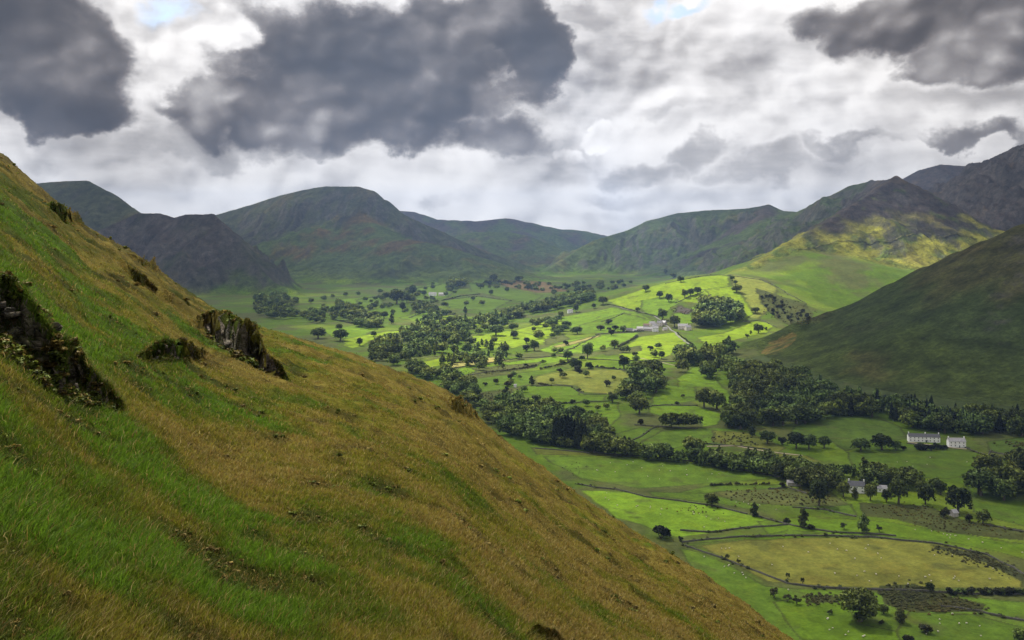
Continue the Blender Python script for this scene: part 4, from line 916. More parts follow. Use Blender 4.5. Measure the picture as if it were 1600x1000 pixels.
# trees of the photograph: (px, py of the foot, height px, width px, kind, label or None)
R_, T_, N_, H_, B_ = 'round', 'tall', 'conifer', 'thorn', 'bush'
TREES = [
 (1344, 971, 52, 70, R_, 'largest spreading tree in the lower pasture, broad dark crown'),
 (1381, 959, 15, 18, R_, 'small round tree close beside the largest spreading pasture tree'),
 (1406, 973, 22, 22, T_, 'ragged upright tree right of the largest spreading pasture tree'),
 (1377, 975, 8, 10, B_, 'low bush under the edge of the largest spreading pasture tree'),
 (1296, 960, 8, 10, H_, 'little thorn tree left of the largest spreading pasture tree'),
 (1446, 989, 17, 24, B_, 'round bush alone in the pasture below the dark rushes'),
 (1420, 1006, 16, 20, B_, 'dark bush cut by the bottom edge of the picture'),
 (1594, 1004, 24, 26, R_, 'dark tree in the bottom right corner of the picture'),
 (1453, 924, 15, 16, R_, 'small round tree on the wall below the tawny field'),
 (1209, 934, 18, 18, H_, 'thorn tree leaning at the fence, upper of three by the near slope'),
 (1231, 940, 12, 15, H_, 'thorn tree in the middle of three beside the near slope'),
 (1245, 944, 14, 16, H_, 'thorn tree farthest down of three beside the near slope'),
 (1231, 905, 11, 8, H_, 'small leaning thorn on the lower left corner of tawny field'),
 (1254, 912, 11, 7, H_, 'slim thorn on the wall at the foot of tawny field'),
 (1137, 875, 10, 9, H_, 'tiny thorn tree on the fence left of tawny field, upper one'),
 (1154, 880, 8, 9, H_, 'tiny thorn tree on the fence left of tawny field, lower one'),
 (1112, 791, 22, 25, R_, 'lone round tree beside the wall in the middle of the bright pasture'),
 (1179, 807, 22, 16, T_, 'upright tree at a bend of the pasture wall'),
 (1255, 824, 30, 20, T_, 'tall ragged tree between the two pasture walls'),
 (1230, 818, 11, 14, B_, 'round bush left of the tall ragged tree between walls'),
 (1267, 827, 10, 14, B_, 'low bush at the foot of the tall ragged tree'),
 (1319, 827, 11, 12, H_, 'small thorn tree above the tawny field fence'),
 (1350, 833, 30, 22, T_, 'tall thin tree standing just above the tawny field'),
 (1374, 831, 12, 13, H_, 'short tree right beside the tall thin tree above tawny field'),
 (1291, 839, 7, 7, H_, 'tiny tree on the fence of tawny field'),
 (1222, 762, 9, 13, B_, 'small bush at the left end of the ruined barn'),
 (1280, 790, 44, 32, R_, 'big dark tree left of the white farmhouse in the trees'),
 (1318, 777, 26, 22, R_, 'round tree close at the left gable of the white farmhouse'),
 (1336, 781, 20, 12, T_, 'light tree in front of the white farmhouse wall'),
 (1360, 782, 28, 20, R_, 'dark tree between the white farmhouse and its outbuilding'),
 (1404, 787, 42, 34, R_, 'tall light green tree right of the farmhouse outbuilding'),
 (1446, 788, 34, 30, R_, 'broad tree at the end of the farmhouse tree row'),
 (1385, 784, 20, 18, R_, 'low tree just below the farmhouse outbuilding'),
 (1470, 773, 22, 22, R_, 'dark round tree behind the farmhouse tree row'),
 (1412, 762, 24, 40, R_, 'dark broad tree behind the light green farmhouse tree'),
 (1368, 757, 26, 44, R_, 'wide dark tree behind the white farmhouse'),
 (1438, 768, 20, 24, R_, 'round tree in the gap behind the farmhouse row'),
 (1302, 762, 26, 24, R_, 'dark tree behind the left gable of white farmhouse'),
 (1497, 801, 44, 42, R_, 'large dark tree beside the stone barn right of the farmhouse'),
 (1475, 808, 18, 18, B_, 'bushy tree under the large tree by the stone barn'),
 (1536, 818, 22, 26, R_, 'round tree right of the stone barn'),
 (1515, 816, 14, 16, B_, 'bush between the stone barn and the round tree'),
 (1033, 841, 20, 36, B_, 'large dark bush against the edge of the near slope'),
 (1063, 846, 10, 10, H_, 'small thorn at the end of the dark bush by near slope'),
 (1176, 682, 20, 15, T_, 'pale upright tree standing alone before the big dark wood'),
 (1199, 693, 22, 28, R_, 'round tree right of the pale upright tree'),
 (1222, 695, 14, 16, B_, 'small light bush between two round meadow trees'),
 (1244, 701, 28, 30, R_, 'large tree left in the clump below the east meadow'),
 (1264, 702, 25, 28, R_, 'second tree of the clump below the east meadow'),
 (1288, 700, 20, 22, R_, 'small tree at the right of clump below the east meadow'),
 (1345, 704, 20, 34, R_, 'dark tree group tree left below the white cottage row'),
 (1378, 703, 26, 36, R_, 'taller dark tree below and left of the white cottage row'),
 (1400, 703, 16, 20, R_, 'low dark tree nearest the left end of white cottage row'),
 (1100, 637, 32, 30, R_, 'left of the twin big round trees in the mid valley'),
 (1120, 640, 31, 32, R_, 'right of the twin big round trees in the mid valley'),
 (1149, 637, 24, 22, R_, 'pointed dark tree right of the twin round trees'),
 (1067, 622, 7, 8, H_, 'tiny tree in the meadow left of twin round trees'),
 (1058, 632, 6, 9, B_, 'tiny bush in the meadow left of twin round trees'),
 (1185, 521, 16, 18, R_, 'dark round tree alone where pasture meets dark hillside'),
 (1197, 516, 6, 6, B_, 'tiny bush right of the lone tree by dark hillside'),
 (1173, 522, 6, 5, T_, 'tiny upright tree left of the lone tree by dark hillside'),
 (1168, 529, 8, 7, H_, 'small tree below the lone tree by dark hillside'),
 (1180, 489, 10, 15, R_, 'scrubby tree on the yellow flank of the green knoll'),
 (1151, 457, 13, 18, R_, 'largest of three trees on top of the green knoll'),
 (1149, 444, 7, 8, R_, 'middle one of three trees on top of green knoll'),
 (1144, 438, 8, 9, R_, 'uppermost of three trees on top of green knoll'),
 (1064, 441, 10, 13, R_, 'tree on the skyline of the green knoll, left of the top'),
 (1040, 428, 8, 8, R_, 'far dark tree just beyond the crest of the knoll'),
 (1052, 434, 8, 12, R_, 'dark tree group behind the crest of green knoll'),
 (1009, 455, 11, 13, R_, 'lone tree on the left skyline of the green knoll'),
 (1031, 466, 12, 13, R_, 'left of two round trees on the knoll slope'),
 (1045, 472, 14, 13, R_, 'right of two round trees on the knoll slope'),
 (1070, 465, 14, 12, R_, 'left tree of the row along the knoll wall'),
 (1079, 462, 12, 12, R_, 'middle tree of the row along the knoll wall'),
 (1090, 460, 13, 14, R_, 'right tree of the row along the knoll wall'),
 (1035, 500, 19, 17, R_, 'dense dark tree behind the hamlet, left of the lane'),
 (1054, 511, 20, 19, R_, 'dense dark tree behind the hamlet, right of the lane'),
 (996, 487, 8, 9, R_, 'small tree on the lane coming down to the hamlet'),
 (942, 476, 14, 17, R_, 'dark tree where the lane goes over the knoll'),
 (928, 482, 9, 8, R_, 'small tree left below the lane on the knoll'),
 (900, 488, 15, 10, R_, 'tree right beside the small white cottage on the slope'),
 (876, 497, 12, 11, R_, 'round tree left of the small white cottage on slope'),
 (902, 522, 13, 17, R_, 'round tree at the wall end left of the hamlet'),
 (803, 529, 13, 14, R_, 'round lone tree in the brightest yellow green field'),
 (772, 537, 12, 14, R_, 'lone tree below the wide tree of the bright field'),
 (775, 524, 18, 28, R_, 'wide tree clump at the edge of the bright field'),
 (800, 517, 13, 13, R_, 'round tree at the top edge of the bright field'),
 (832, 507, 10, 12, R_, 'small tree above the bright field, left'), (834, 518, 8, 9, R_, 'small tree in the slope above bright field'),
 (835, 548, 18, 17, R_, 'dark tree where hedge and bright field meet'),
 (918, 560, 25, 19, R_, 'tall dark tree at a field corner below the hamlet'),
 (887, 562, 16, 19, R_, 'round tree left of the tall tree at field corner'),
 (900, 578, 19, 22, R_, 'big shaded tree right above the round tawny meadow'),
 (920, 576, 11, 13, R_, 'small tree above the round tawny meadow'),
 (960, 544, 14, 17, R_, 'round tree at the lower end of short field hedge'),
 (975, 576, 22, 21, R_, 'tree standing over the right end of round tawny meadow'),
 (994, 563, 10, 8, T_, 'slim tree below the pasture under the hamlet'),
 (1024, 558, 12, 9, T_, 'left one of a pair of trees under the hamlet pasture'),
 (1034, 561, 14, 12, R_, 'right one of a pair of trees under the hamlet pasture'),
 (831, 602, 15, 11, T_, 'upright tree at the left corner of round tawny meadow'),
 (775, 600, 9, 11, R_, 'small tree on the dark rough ground by the river wood'),
 (791, 626, 22, 16, T_, 'upright dark tree between rough ground and meadow'),
 (860, 632, 13, 11, T_, 'taller tree in the short hedge across the meadow'),
 (894, 631, 8, 12, B_, 'bush at the right end of the short meadow hedge'),
 (809, 632, 6, 7, B_, 'bush alone left of the short meadow hedge'),
 (786, 575, 8, 7, T_, 'small tree in the rough strip above the meadows'),
 (904, 611, 5, 9, B_, 'low bush on the wall of the round tawny meadow'),
 (957, 629, 17, 20, R_, 'left outlier of the dark tree clump in mid valley'),
 (948, 678, 20, 14, T_, 'light tree by the pale shingle of the river'),
 (1190, 584, 18, 22, R_, 'first dark tree at the foot of the dark hillside'), (1211, 588, 17, 22, R_, 'second dark tree at the foot of dark hillside'),
 (771, 439, 12, 16, R_, 'round tree on the brown slope at valley head'), (811, 438, 8, 16, R_, 'wide tree on the brown slope at valley head'), (825, 453, 8, 15, R_, 'wide tree by a far wall at valley head'),
 (792, 456, 8, 9, R_, 'tree on the far green fields, right'), (751, 451, 9, 14, R_, 'tree pair tree on the far green fields'), (739, 470, 8, 8, R_, 'lone tree on the far green fields, left'),
 (767, 461, 9, 9, R_, 'tree below the tree pair on far green fields'), (727, 490, 11, 8, T_, 'slim tree in the light field beyond the river wood'),
 (497, 529, 18, 28, R_, 'dark round clump tree just over the near slope edge, left'), (532, 533, 20, 28, R_, 'dark round clump tree just over the near slope edge, right'), (530, 516, 11, 13, R_, 'tree behind the dark clump over the slope edge'),
 (462, 473, 10, 12, R_, 'tree behind the far left wood'), (486, 474, 9, 11, R_, 'second tree behind the far left wood'),
 (602, 468, 12, 12, R_, 'left tree of the dark far farm wood'), (620, 475, 24, 27, R_, 'largest tree of the dark far farm wood'), (645, 463, 19, 15, R_, 'tree at the top of dark far farm wood'), (636, 473, 14, 12, R_, 'middle tree of the dark far farm wood'), (629, 486, 15, 12, R_, 'tree at the bottom of dark far farm wood'),
 (663, 462, 9, 10, R_, 'tree left of the white far farm'), (600, 497, 11, 15, R_, 'tree alone below the far farm wood'), (612, 506, 15, 10, T_, 'upright tree below the far farm wood'),
 (584, 526, 9, 11, R_, 'small tree in the light field behind the slope edge'), (562, 540, 13, 12, R_, 'tree at the left tip of the river wood'), (619, 558, 22, 24, R_, 'dark round tree at the near side of river wood'),
 (691, 568, 10, 13, R_, 'round tree in the light strip beyond slope edge'),
]
# woods and clumps: (name of the place, polygon in picture points, how many, (hmin, hmax), kinds)
WOODS = [
 ('standing in the wood behind the hamlet', [(1084, 506), (1100, 485), (1125, 476), (1148, 484), (1158, 500), (1140, 512), (1090, 514)], 34, (15, 22), [R_]),
 ('in the dark row below the hamlet lane', [(1060, 562), (1080, 552), (1100, 560), (1130, 552), (1160, 541), (1166, 545), (1130, 562), (1100, 572), (1062, 572)], 30, (15, 24), [R_, T_]),
 ('in the clump beside the tawny meadow', [(972, 622), (990, 596), (1008, 578), (1030, 582), (1034, 606), (1016, 628), (1002, 650), (985, 650), (990, 632)], 22, (18, 28), [R_]),
 ('on the meadow edge below the hamlet row', [(1050, 582), (1090, 578), (1150, 568), (1165, 580), (1120, 596), (1070, 592)], 12, (15, 22), [R_, T_]),
 ('in the wood at the foot of the dark hillside', [(1140, 596), (1180, 582), (1230, 590), (1300, 622), (1340, 640), (1280, 662), (1200, 668), (1140, 672), (1130, 655), (1160, 640), (1148, 612)], 120, (20, 30), [R_, R_, T_]),
 ('in the dark wood behind the white cottages', [(1300, 628), (1400, 645), (1500, 656), (1640, 668), (1640, 682), (1500, 680), (1420, 672), (1390, 654), (1300, 650)], 110, (20, 32), [N_, T_, R_]),
 ('in the row of four beside the mid wall', [(1042, 668), (1092, 668), (1092, 669), (1042, 669)], 5, (20, 24), [R_]),
 ('in the river wood across the valley', [(752, 655), (790, 628), (830, 640), (880, 650), (905, 655), (945, 672), (960, 702), (1010, 712), (1100, 718), (1200, 728), (1290, 738), (1310, 765), (1240, 748), (1150, 738), (1050, 724), (950, 713), (860, 698), (800, 685)], 210, (15, 25), [R_, R_, T_]),
 ('of the conifer stand in the river wood', [(862, 690), (915, 695), (912, 702), (860, 697)], 26, (32, 44), [N_]),
 ('above the river track', [(1080, 700), (1100, 704), (1082, 712), (1070, 706)], 6, (16, 22), [R_]),
 ('in the wood beyond the slope edge', [(640, 575), (690, 580), (740, 604), (760, 640), (750, 655), (720, 630), (680, 600), (640, 585)], 40, (12, 18), [R_]),
 ('in the pale wood along the upper river', [(572, 552), (600, 535), (655, 512), (690, 495), (730, 505), (790, 496), (788, 512), (740, 528), (700, 545), (650, 560), (620, 572), (580, 566)], 150, (10, 17), [R_, T_]),
 ('along the far river towards the knoll', [(780, 495), (830, 480), (880, 468), (925, 462), (925, 472), (880, 482), (830, 492), (790, 505)], 90, (8, 13), [R_]),
 ('on the far left wood below the fells', [(398, 475), (410, 466), (440, 466), (462, 478), (465, 495), (440, 502), (400, 492)], 50, (9, 13), [R_]),
 ('in the straggling wood on the far left', [(470, 495), (500, 485), (530, 490), (520, 506), (480, 505)], 24, (8, 12), [R_]),
 ('in the wood strip below the far fields', [(512, 478), (545, 482), (590, 500), (600, 512), (575, 518), (545, 505)], 40, (9, 14), [R_]),
 ('below the white far farm', [(642, 478), (682, 482), (700, 496), (680, 500), (650, 488)], 18, (7, 12), [R_]),
 ('above the white far farm', [(696, 456), (724, 450), (722, 442), (704, 445)], 14, (10, 15), [R_]),
 ('scattered over the bright valley meadows', [(700, 520), (770, 545), (830, 560), (760, 580), (690, 575), (650, 560)], 42, (10, 17), [R_, T_]),
 ('scattered round the bright upper slope', [(800, 515), (870, 500), (905, 520), (870, 530), (820, 530)], 16, (8, 12), [R_]),
 ('on the right edge below the east meadow', [(1525, 778), (1545, 745), (1600, 735), (1660, 740), (1660, 800), (1600, 792), (1560, 782)], 26, (30, 44), [R_, T_]),
 ('in the tree belt left of the white farmhouse', [(1215, 745), (1250, 742), (1310, 752), (1300, 772), (1270, 770), (1220, 752)], 16, (20, 30), [R_]),
 ('in the far valley head', [(700, 440), (900, 445), (1000, 440), (960, 455), (880, 462), (760, 450)], 60, (4, 8), [R_]),
 ('in the hedge at the right of the tawny field', [(1480, 927), (1600, 929), (1640, 929), (1640, 932), (1480, 930)], 16, (8, 13), [H_, B_]),
 ('on the rushy bank below the cottages', [(1400, 704), (1460, 706), (1480, 702), (1440, 700)], 9, (7, 11), [B_]),
 ('beside the far right meadow', [(1560, 722), (1600, 722), (1640, 725), (1600, 728)], 6, (12, 16), [R_]),
 ('dotted over the pastures at the knoll foot', [(800, 522), (1000, 500), (1060, 558), (830, 600)], 22, (6, 11), [R_, B_]),
 ('dotted over the mid meadows', [(720, 590), (1000, 572), (1010, 668), (830, 640)], 18, (6, 11), [R_, B_]),
 ('dotted along the far walls', [(480, 470), (640, 450), (700, 480), (560, 510)], 30, (5, 9), [R_]),
 ('in the belt below the shaded east meadow', [(1235, 742), (1330, 738), (1480, 762), (1600, 748), (1600, 766), (1450, 778), (1330, 764)], 20, (18, 28), [R_, T_]),
 ('dotted over the west pastures', [(560, 470), (700, 440), (780, 470), (700, 500), (600, 500)], 24, (5, 9), [R_]),
 ('on the rough flank of the knoll', [(1188, 460), (1240, 475), (1270, 500), (1230, 505), (1195, 485)], 26, (3, 6), [B_]),
]
def poly_pts(poly, n):
    xs = [p[0] for p in poly]; ys = [p[1] for p in poly]; out = []
    while len(out) < n:
        x, y = rnd.uniform(min(xs), max(xs)), rnd.uniform(min(ys), max(ys))
        if in_poly(poly, np.array([x]), np.array([y]))[0]: out.append((x, y))
    return out
KNAME = {R_: 'broadleaf_tree', T_: 'slender_tree', N_: 'conifer_tree', H_: 'thorn_tree', B_: 'bush'}
KCAT = {R_: 'tree', T_: 'tree', N_: 'conifer', H_: 'tree', B_: 'bush'}
KADJ = {R_: 'round-crowned dark tree', T_: 'slender upright tree', N_: 'dark pointed conifer', H_: 'small wind-bent thorn', B_: 'low dark bush'}
def build_trees():
    leaf = {R_: mat_leaf('broadleaf_foliage', (.085, .13, .030)), T_: mat_leaf('slender_foliage', (.095, .135, .036)), N_: mat_leaf('conifer_foliage', (.028, .045, .022), .15),
            H_: mat_leaf('thorn_foliage', (.05, .06, .024)), B_: mat_leaf('bush_foliage', (.045, .055, .024))}
    bark = simple_mat('tree_bark', (.09, .075, .06), .9, 6, .4)
    prot = {}
    for k, nv in ((R_, 6), (T_, 3), (N_, 3), (H_, 3), (B_, 3)):
        for v in range(nv):
            V, Q, cc, nn = crown_geo(100*v+ord(k[0]), k, {R_: 1500, T_: 1200, N_: 1300, H_: 700, B_: 700}[k])
            mc = np_mesh('crown', V, Q, [leaf[k]], col=cc, normals=nn, smooth=True)
            tv, tf = trunk_geo(v+7, k); mt = np_mesh('trunk', tv, tf, [bark], smooth=True)
            prot[(k, v)] = (mc, mt)
    V, Q, cc, nn = crown_geo(5, R_, 5200); bigm = np_mesh('crown', V, Q, [leaf[R_]], col=cc, normals=nn, smooth=True)
    items = []
    for px, py, h, w, k, lab in TREES: items.append([px, py, h, w, k, lab, None, 1e6+h*w])
    for place, poly, n, (h0, h1), kinds in WOODS:
        for (px, py) in poly_pts(poly, int(n*1.5)):
            h = rnd.uniform(h0, h1)*1.08; k = rnd.choice(kinds)
            w = h*{R_: rnd.uniform(.95, 1.4), T_: rnd.uniform(.5, .75), N_: rnd.uniform(.38, .5), H_: 1.0, B_: 1.4}[k]
            items.append([px, py, h, w, k, None, place, h*w])
    # nothing on the hidden side of the near slope
    items = [t for t in items if t[1]-t[2]*.7 < float(sil(t[0]))]
    bykind = {}
    for t in items: bykind.setdefault(KCAT[t[4]], []).append(t)
    rest = []
    for kd, L in bykind.items():
        L.sort(key=lambda t: -t[7])
        for i, t in enumerate(L):
            if i >= 295: rest.append(t); continue
            px, py, h, w, k, lab, place, _ = t
            x, y, z = ground(px, py); m = y/F
            root = empty(KNAME[k], (x, y, z-.2), rnd.uniform(0, 6.28))
            root.scale = (w*m, w*m, h*m)
            mc, mt = prot[(k, rnd.randrange(6 if k == R_ else 3))]
            if px == 1344 and h == 52: mc = bigm
            mobj('trunk', mt, root); mobj('crown', mc, root)
            if lab: tag(root, lab, KCAT[k])
            else: tag(root, KADJ[k]+' '+place, KCAT[k], group=KADJ[k].split()[-1]+'s '+place)
    # the many smaller woodland trees as one mass
    low = {k: [crown_geo(900+v*7+ord(k[0]), k, 420) for v in range(3)] for k in (R_, T_, N_, H_, B_)}
    Vs, Fs, Cs, Ns, o = [], [], [], [], 0
    for px, py, h, w, k, lab, place, _ in rest:
        x, y, z = ground(px, py); m = y/F
        V, Q, cc, nn = low[k][rnd.randrange(3)]
        a = rnd.uniform(0, 6.28); ca, sa = math.cos(a), math.sin(a)
        P = np.stack([(V[:, 0]*ca-V[:, 1]*sa)*w*m+x, (V[:, 0]*sa+V[:, 1]*ca)*w*m+y, V[:, 2]*h*m+z-.2], 1)
        Vs.append(P); Fs.append(Q+o); o += len(V); Cs.append(cc*rnd.uniform(.7, 1.35)); Ns.append(np.stack([nn[:, 0]*ca-nn[:, 1]*sa, nn[:, 0]*sa+nn[:, 1]*ca, nn[:, 2]], 1))
    if Vs:
        me = np_mesh('woodland', np.concatenate(Vs), np.concatenate(Fs), [leaf[R_]], col=np.concatenate(Cs), normals=np.concatenate(Ns), smooth=True)
        tag(mobj('woodland', me), 'small distant trees of the valley woods', 'woodland', kind='stuff')
    print('TREES things', sum(min(295, len(L)) for L in bykind.values()), 'rest', len(rest))

# ------------------------------------------------------------------ walls, hedges, fences, lanes
def wline(pts, step=4.0):
    W = [ground(*p) for p in pts]; out = []
    for a, b in zip(W[:-1], W[1:]):
        n = max(1, int(math.hypot(b[0]-a[0], b[1]-a[1])/step))
        for i in range(n): t = i/n; out.append((a[0]+(b[0]-a[0])*t, a[1]+(b[1]-a[1])*t))
    out.append(W[-1][:2])
    P = np.array(out); P += np.stack([fbm(P[:, 0]/40, P[:, 1]/40, 31, 2), fbm(P[:, 0]/40, P[:, 1]/40, 37, 2)], 1)*3.0*np.clip(P[:, 1:2]/1500, .15, 1)
    return P
def ribbon(P, prof, zoff=0.0, jit=0.0):
    """sweep a cross profile [(side, up)] along ground line P"""
    T = np.gradient(P, axis=0); T /= np.maximum(np.linalg.norm(T, axis=1, keepdims=True), 1e-6); N = np.stack([-T[:, 1], T[:, 0]], 1)
    V = []
    for i in range(len(P)):
        z = zat(*P[i])
        for s, h in prof:
            q = P[i]+N[i]*s
            V.append((q[0], q[1], z+h+zoff+(rnd.uniform(-jit, jit) if h > .1 else 0)))
    k = len(prof); Fq = []
    for i in range(len(P)-1):
        for j in range(k-1): Fq.append((i*k+j, i*k+j+1, (i+1)*k+j+1, (i+1)*k+j))
    return V, Fq
WALLS = [
 ('stone wall along the near edge of the river wood terrace', [(836, 701), (900, 706), (1000, 713), (1100, 723), (1225, 747)]),
 ('low dark wall stub by the slope edge in the bright pasture', [(900, 756), (930, 762), (960, 765)]),
 ('short wall between the two bright pastures, left part', [(960, 764), (1010, 777)]),
 ('thin wall crossing the bright pasture to the right', [(1010, 777), (1060, 783), (1112, 790)]),
 ('wall running from the lone round tree down to the bend', [(1112, 790), (1140, 797), (1168, 804)]),
 ('wall from the upright bend tree towards the tall ragged tree', [(1175, 805), (1200, 812), (1240, 822), (1262, 826)]),
 ('wall between tall ragged tree and the tawny field corner', [(1262, 826), (1300, 832), (1350, 834), (1400, 838)]),
 ('long wall above the narrow green strip', [(1062, 829), (1110, 832), (1160, 826), (1230, 820)]),
 ('strong dark wall at the left end of tawny field', [(1066, 848), (1110, 843), (1163, 838)]),
 ('wall under the narrow green strip along tawny field top', [(1163, 839), (1200, 838), (1240, 838), (1300, 838), (1370, 840), (1410, 845)]),
 ('curving wall at the right top of tawny field', [(1410, 845), (1470, 851), (1540, 867), (1585, 888), (1610, 905)]),
 ('wall down the left side of tawny field', [(1070, 853), (1130, 874), (1180, 893), (1230, 912), (1270, 918)]),
 ('wall along the bottom of tawny field', [(1270, 918), (1320, 921), (1380, 922), (1450, 925)]),
 ('wall continuing right under the tawny field', [(1450, 925), (1520, 929), (1620, 930)]),
 ('wall in the lower pasture right of the rushes', [(1470, 948), (1530, 956), (1570, 966), (1620, 974)]),
 ('wall across the rough pasture right of the barn', [(1238, 793), (1290, 797), (1340, 808)]),
 ('wall from the ruined barn across the rough pasture', [(1200, 765), (1230, 762), (1270, 775)]),
 ('wall in front of the white cottages and their garden', [(1416, 693), (1450, 697), (1482, 700)]),
 ('wall from detached white cottage down the east meadow', [(1508, 699), (1530, 708), (1545, 712), (1548, 704)]),
 ('wall at the right end of the east meadow', [(1545, 706), (1580, 712), (1620, 716)]),
 ('wall dividing the lit mid meadows, upper', [(838, 604), (870, 602), (893, 604), (906, 613), (912, 616), (948, 616)]),
 ('wall under the short meadow hedge', [(822, 632), (870, 631), (915, 628), (960, 627)]),
 ('wall on the top side of round tawny meadow', [(930, 575), (960, 577), (985, 580)]),
 ('wall from the dark clump towards the twin round trees', [(1010, 636), (1040, 633), (1070, 634), (1090, 634)]),
 ('wall through the mid meadow to the river, oblique', [(985, 690), (1000, 683), (1014, 672), (1030, 666)]),
 ('wall from the oblique wall to the row of four', [(990, 664), (1030, 667), (1090, 670)]),
 ('wall in the long strip left of round tawny meadow', [(715, 592), (760, 581), (800, 577), (835, 574)]),
 ('wall above the long strip in the bright meadows', [(700, 576), (760, 568), (810, 560), (870, 557), (905, 561)]),
 ('wall between hamlet pasture and the lower rough ground', [(905, 561), (960, 563), (1020, 565), (1060, 566)]),
 ('field wall left of the hamlet below the lane', [(862, 553), (893, 545), (935, 523)]),
 ('wall from short hedge up to the hamlet', [(930, 523), (960, 520), (1000, 519)]),
 ('wall along the top of the green knoll', [(1040, 443), (1075, 436), (1110, 430), (1150, 432), (1190, 438), (1225, 455), (1260, 475)]),
 ('oblique wall with trees on the green knoll', [(1054, 474), (1070, 467), (1100, 456)]),
 ('wall of the pasture right of hamlet wood', [(1162, 503), (1190, 500), (1215, 512)]),
 ('wall across the far fields, left', [(640, 497), (665, 488), (690, 482)]),
 ('wall across the far fields, upper', [(560, 468), (590, 463), (640, 452), (690, 444)]),
 ('wall across the far fields, right', [(700, 468), (750, 463), (800, 470)]),
 ('short wall in the shaded meadow by the foot of dark hillside', [(1540, 820), (1580, 828), (1620, 834)]),
 ('wall slanting over the bright field beside the lane', [(940, 503), (965, 494), (975, 489)]),
 ('wall with thorns beside the river track', [(1100, 694), (1160, 698), (1200, 703)]),
]
HEDGES = [
 ('thick heathery hedge left of the ruined barn', [(1103, 760), (1150, 758), (1205, 757)], 2.6, 2.2),
 ('short hedge across the lit meadow', [(828, 632), (845, 632), (870, 631), (883, 631)], 3.6, 3),
 ('hedge with trees running up to the hamlet', [(966, 543), (980, 536), (996, 526)], 5, 4.5),
 ('ragged hedge on the top of the lit mid meadow', [(842, 600), (850, 602), (860, 603)], 3, 4),
 ('overgrown hedge between strip and meadow', [(845, 577), (865, 573), (890, 567)], 4.5, 5),
 ('low hedge left of the hamlet', [(955, 520), (975, 519), (1005, 518)], 3.5, 4),
 ('hedge line along the lane right of the hamlet', [(1058, 520), (1070, 530), (1088, 546)], 2.6, 2.5),
 ('hedge along the lane on the knoll', [(950, 476), (985, 484), (1030, 496)], 2.2, 2.5),
 ('dark rushy hedge in the long strip', [(760, 584), (800, 578), (836, 573)], 4, 4),
 ('hedge above the round tawny meadow', [(930, 574), (950, 576), (968, 577)], 4, 4),
 ('hedge by the far farm fields', [(690, 470), (720, 463), (750, 460)], 4, 5),
 ('hedge under the far left wood', [(520, 500), (560, 508), (600, 512)], 4, 5),
 ('thick hedge at the right end of the tawny field wall', [(1550, 926), (1600, 928), (1640, 929)], 3.2, 2.5),
]
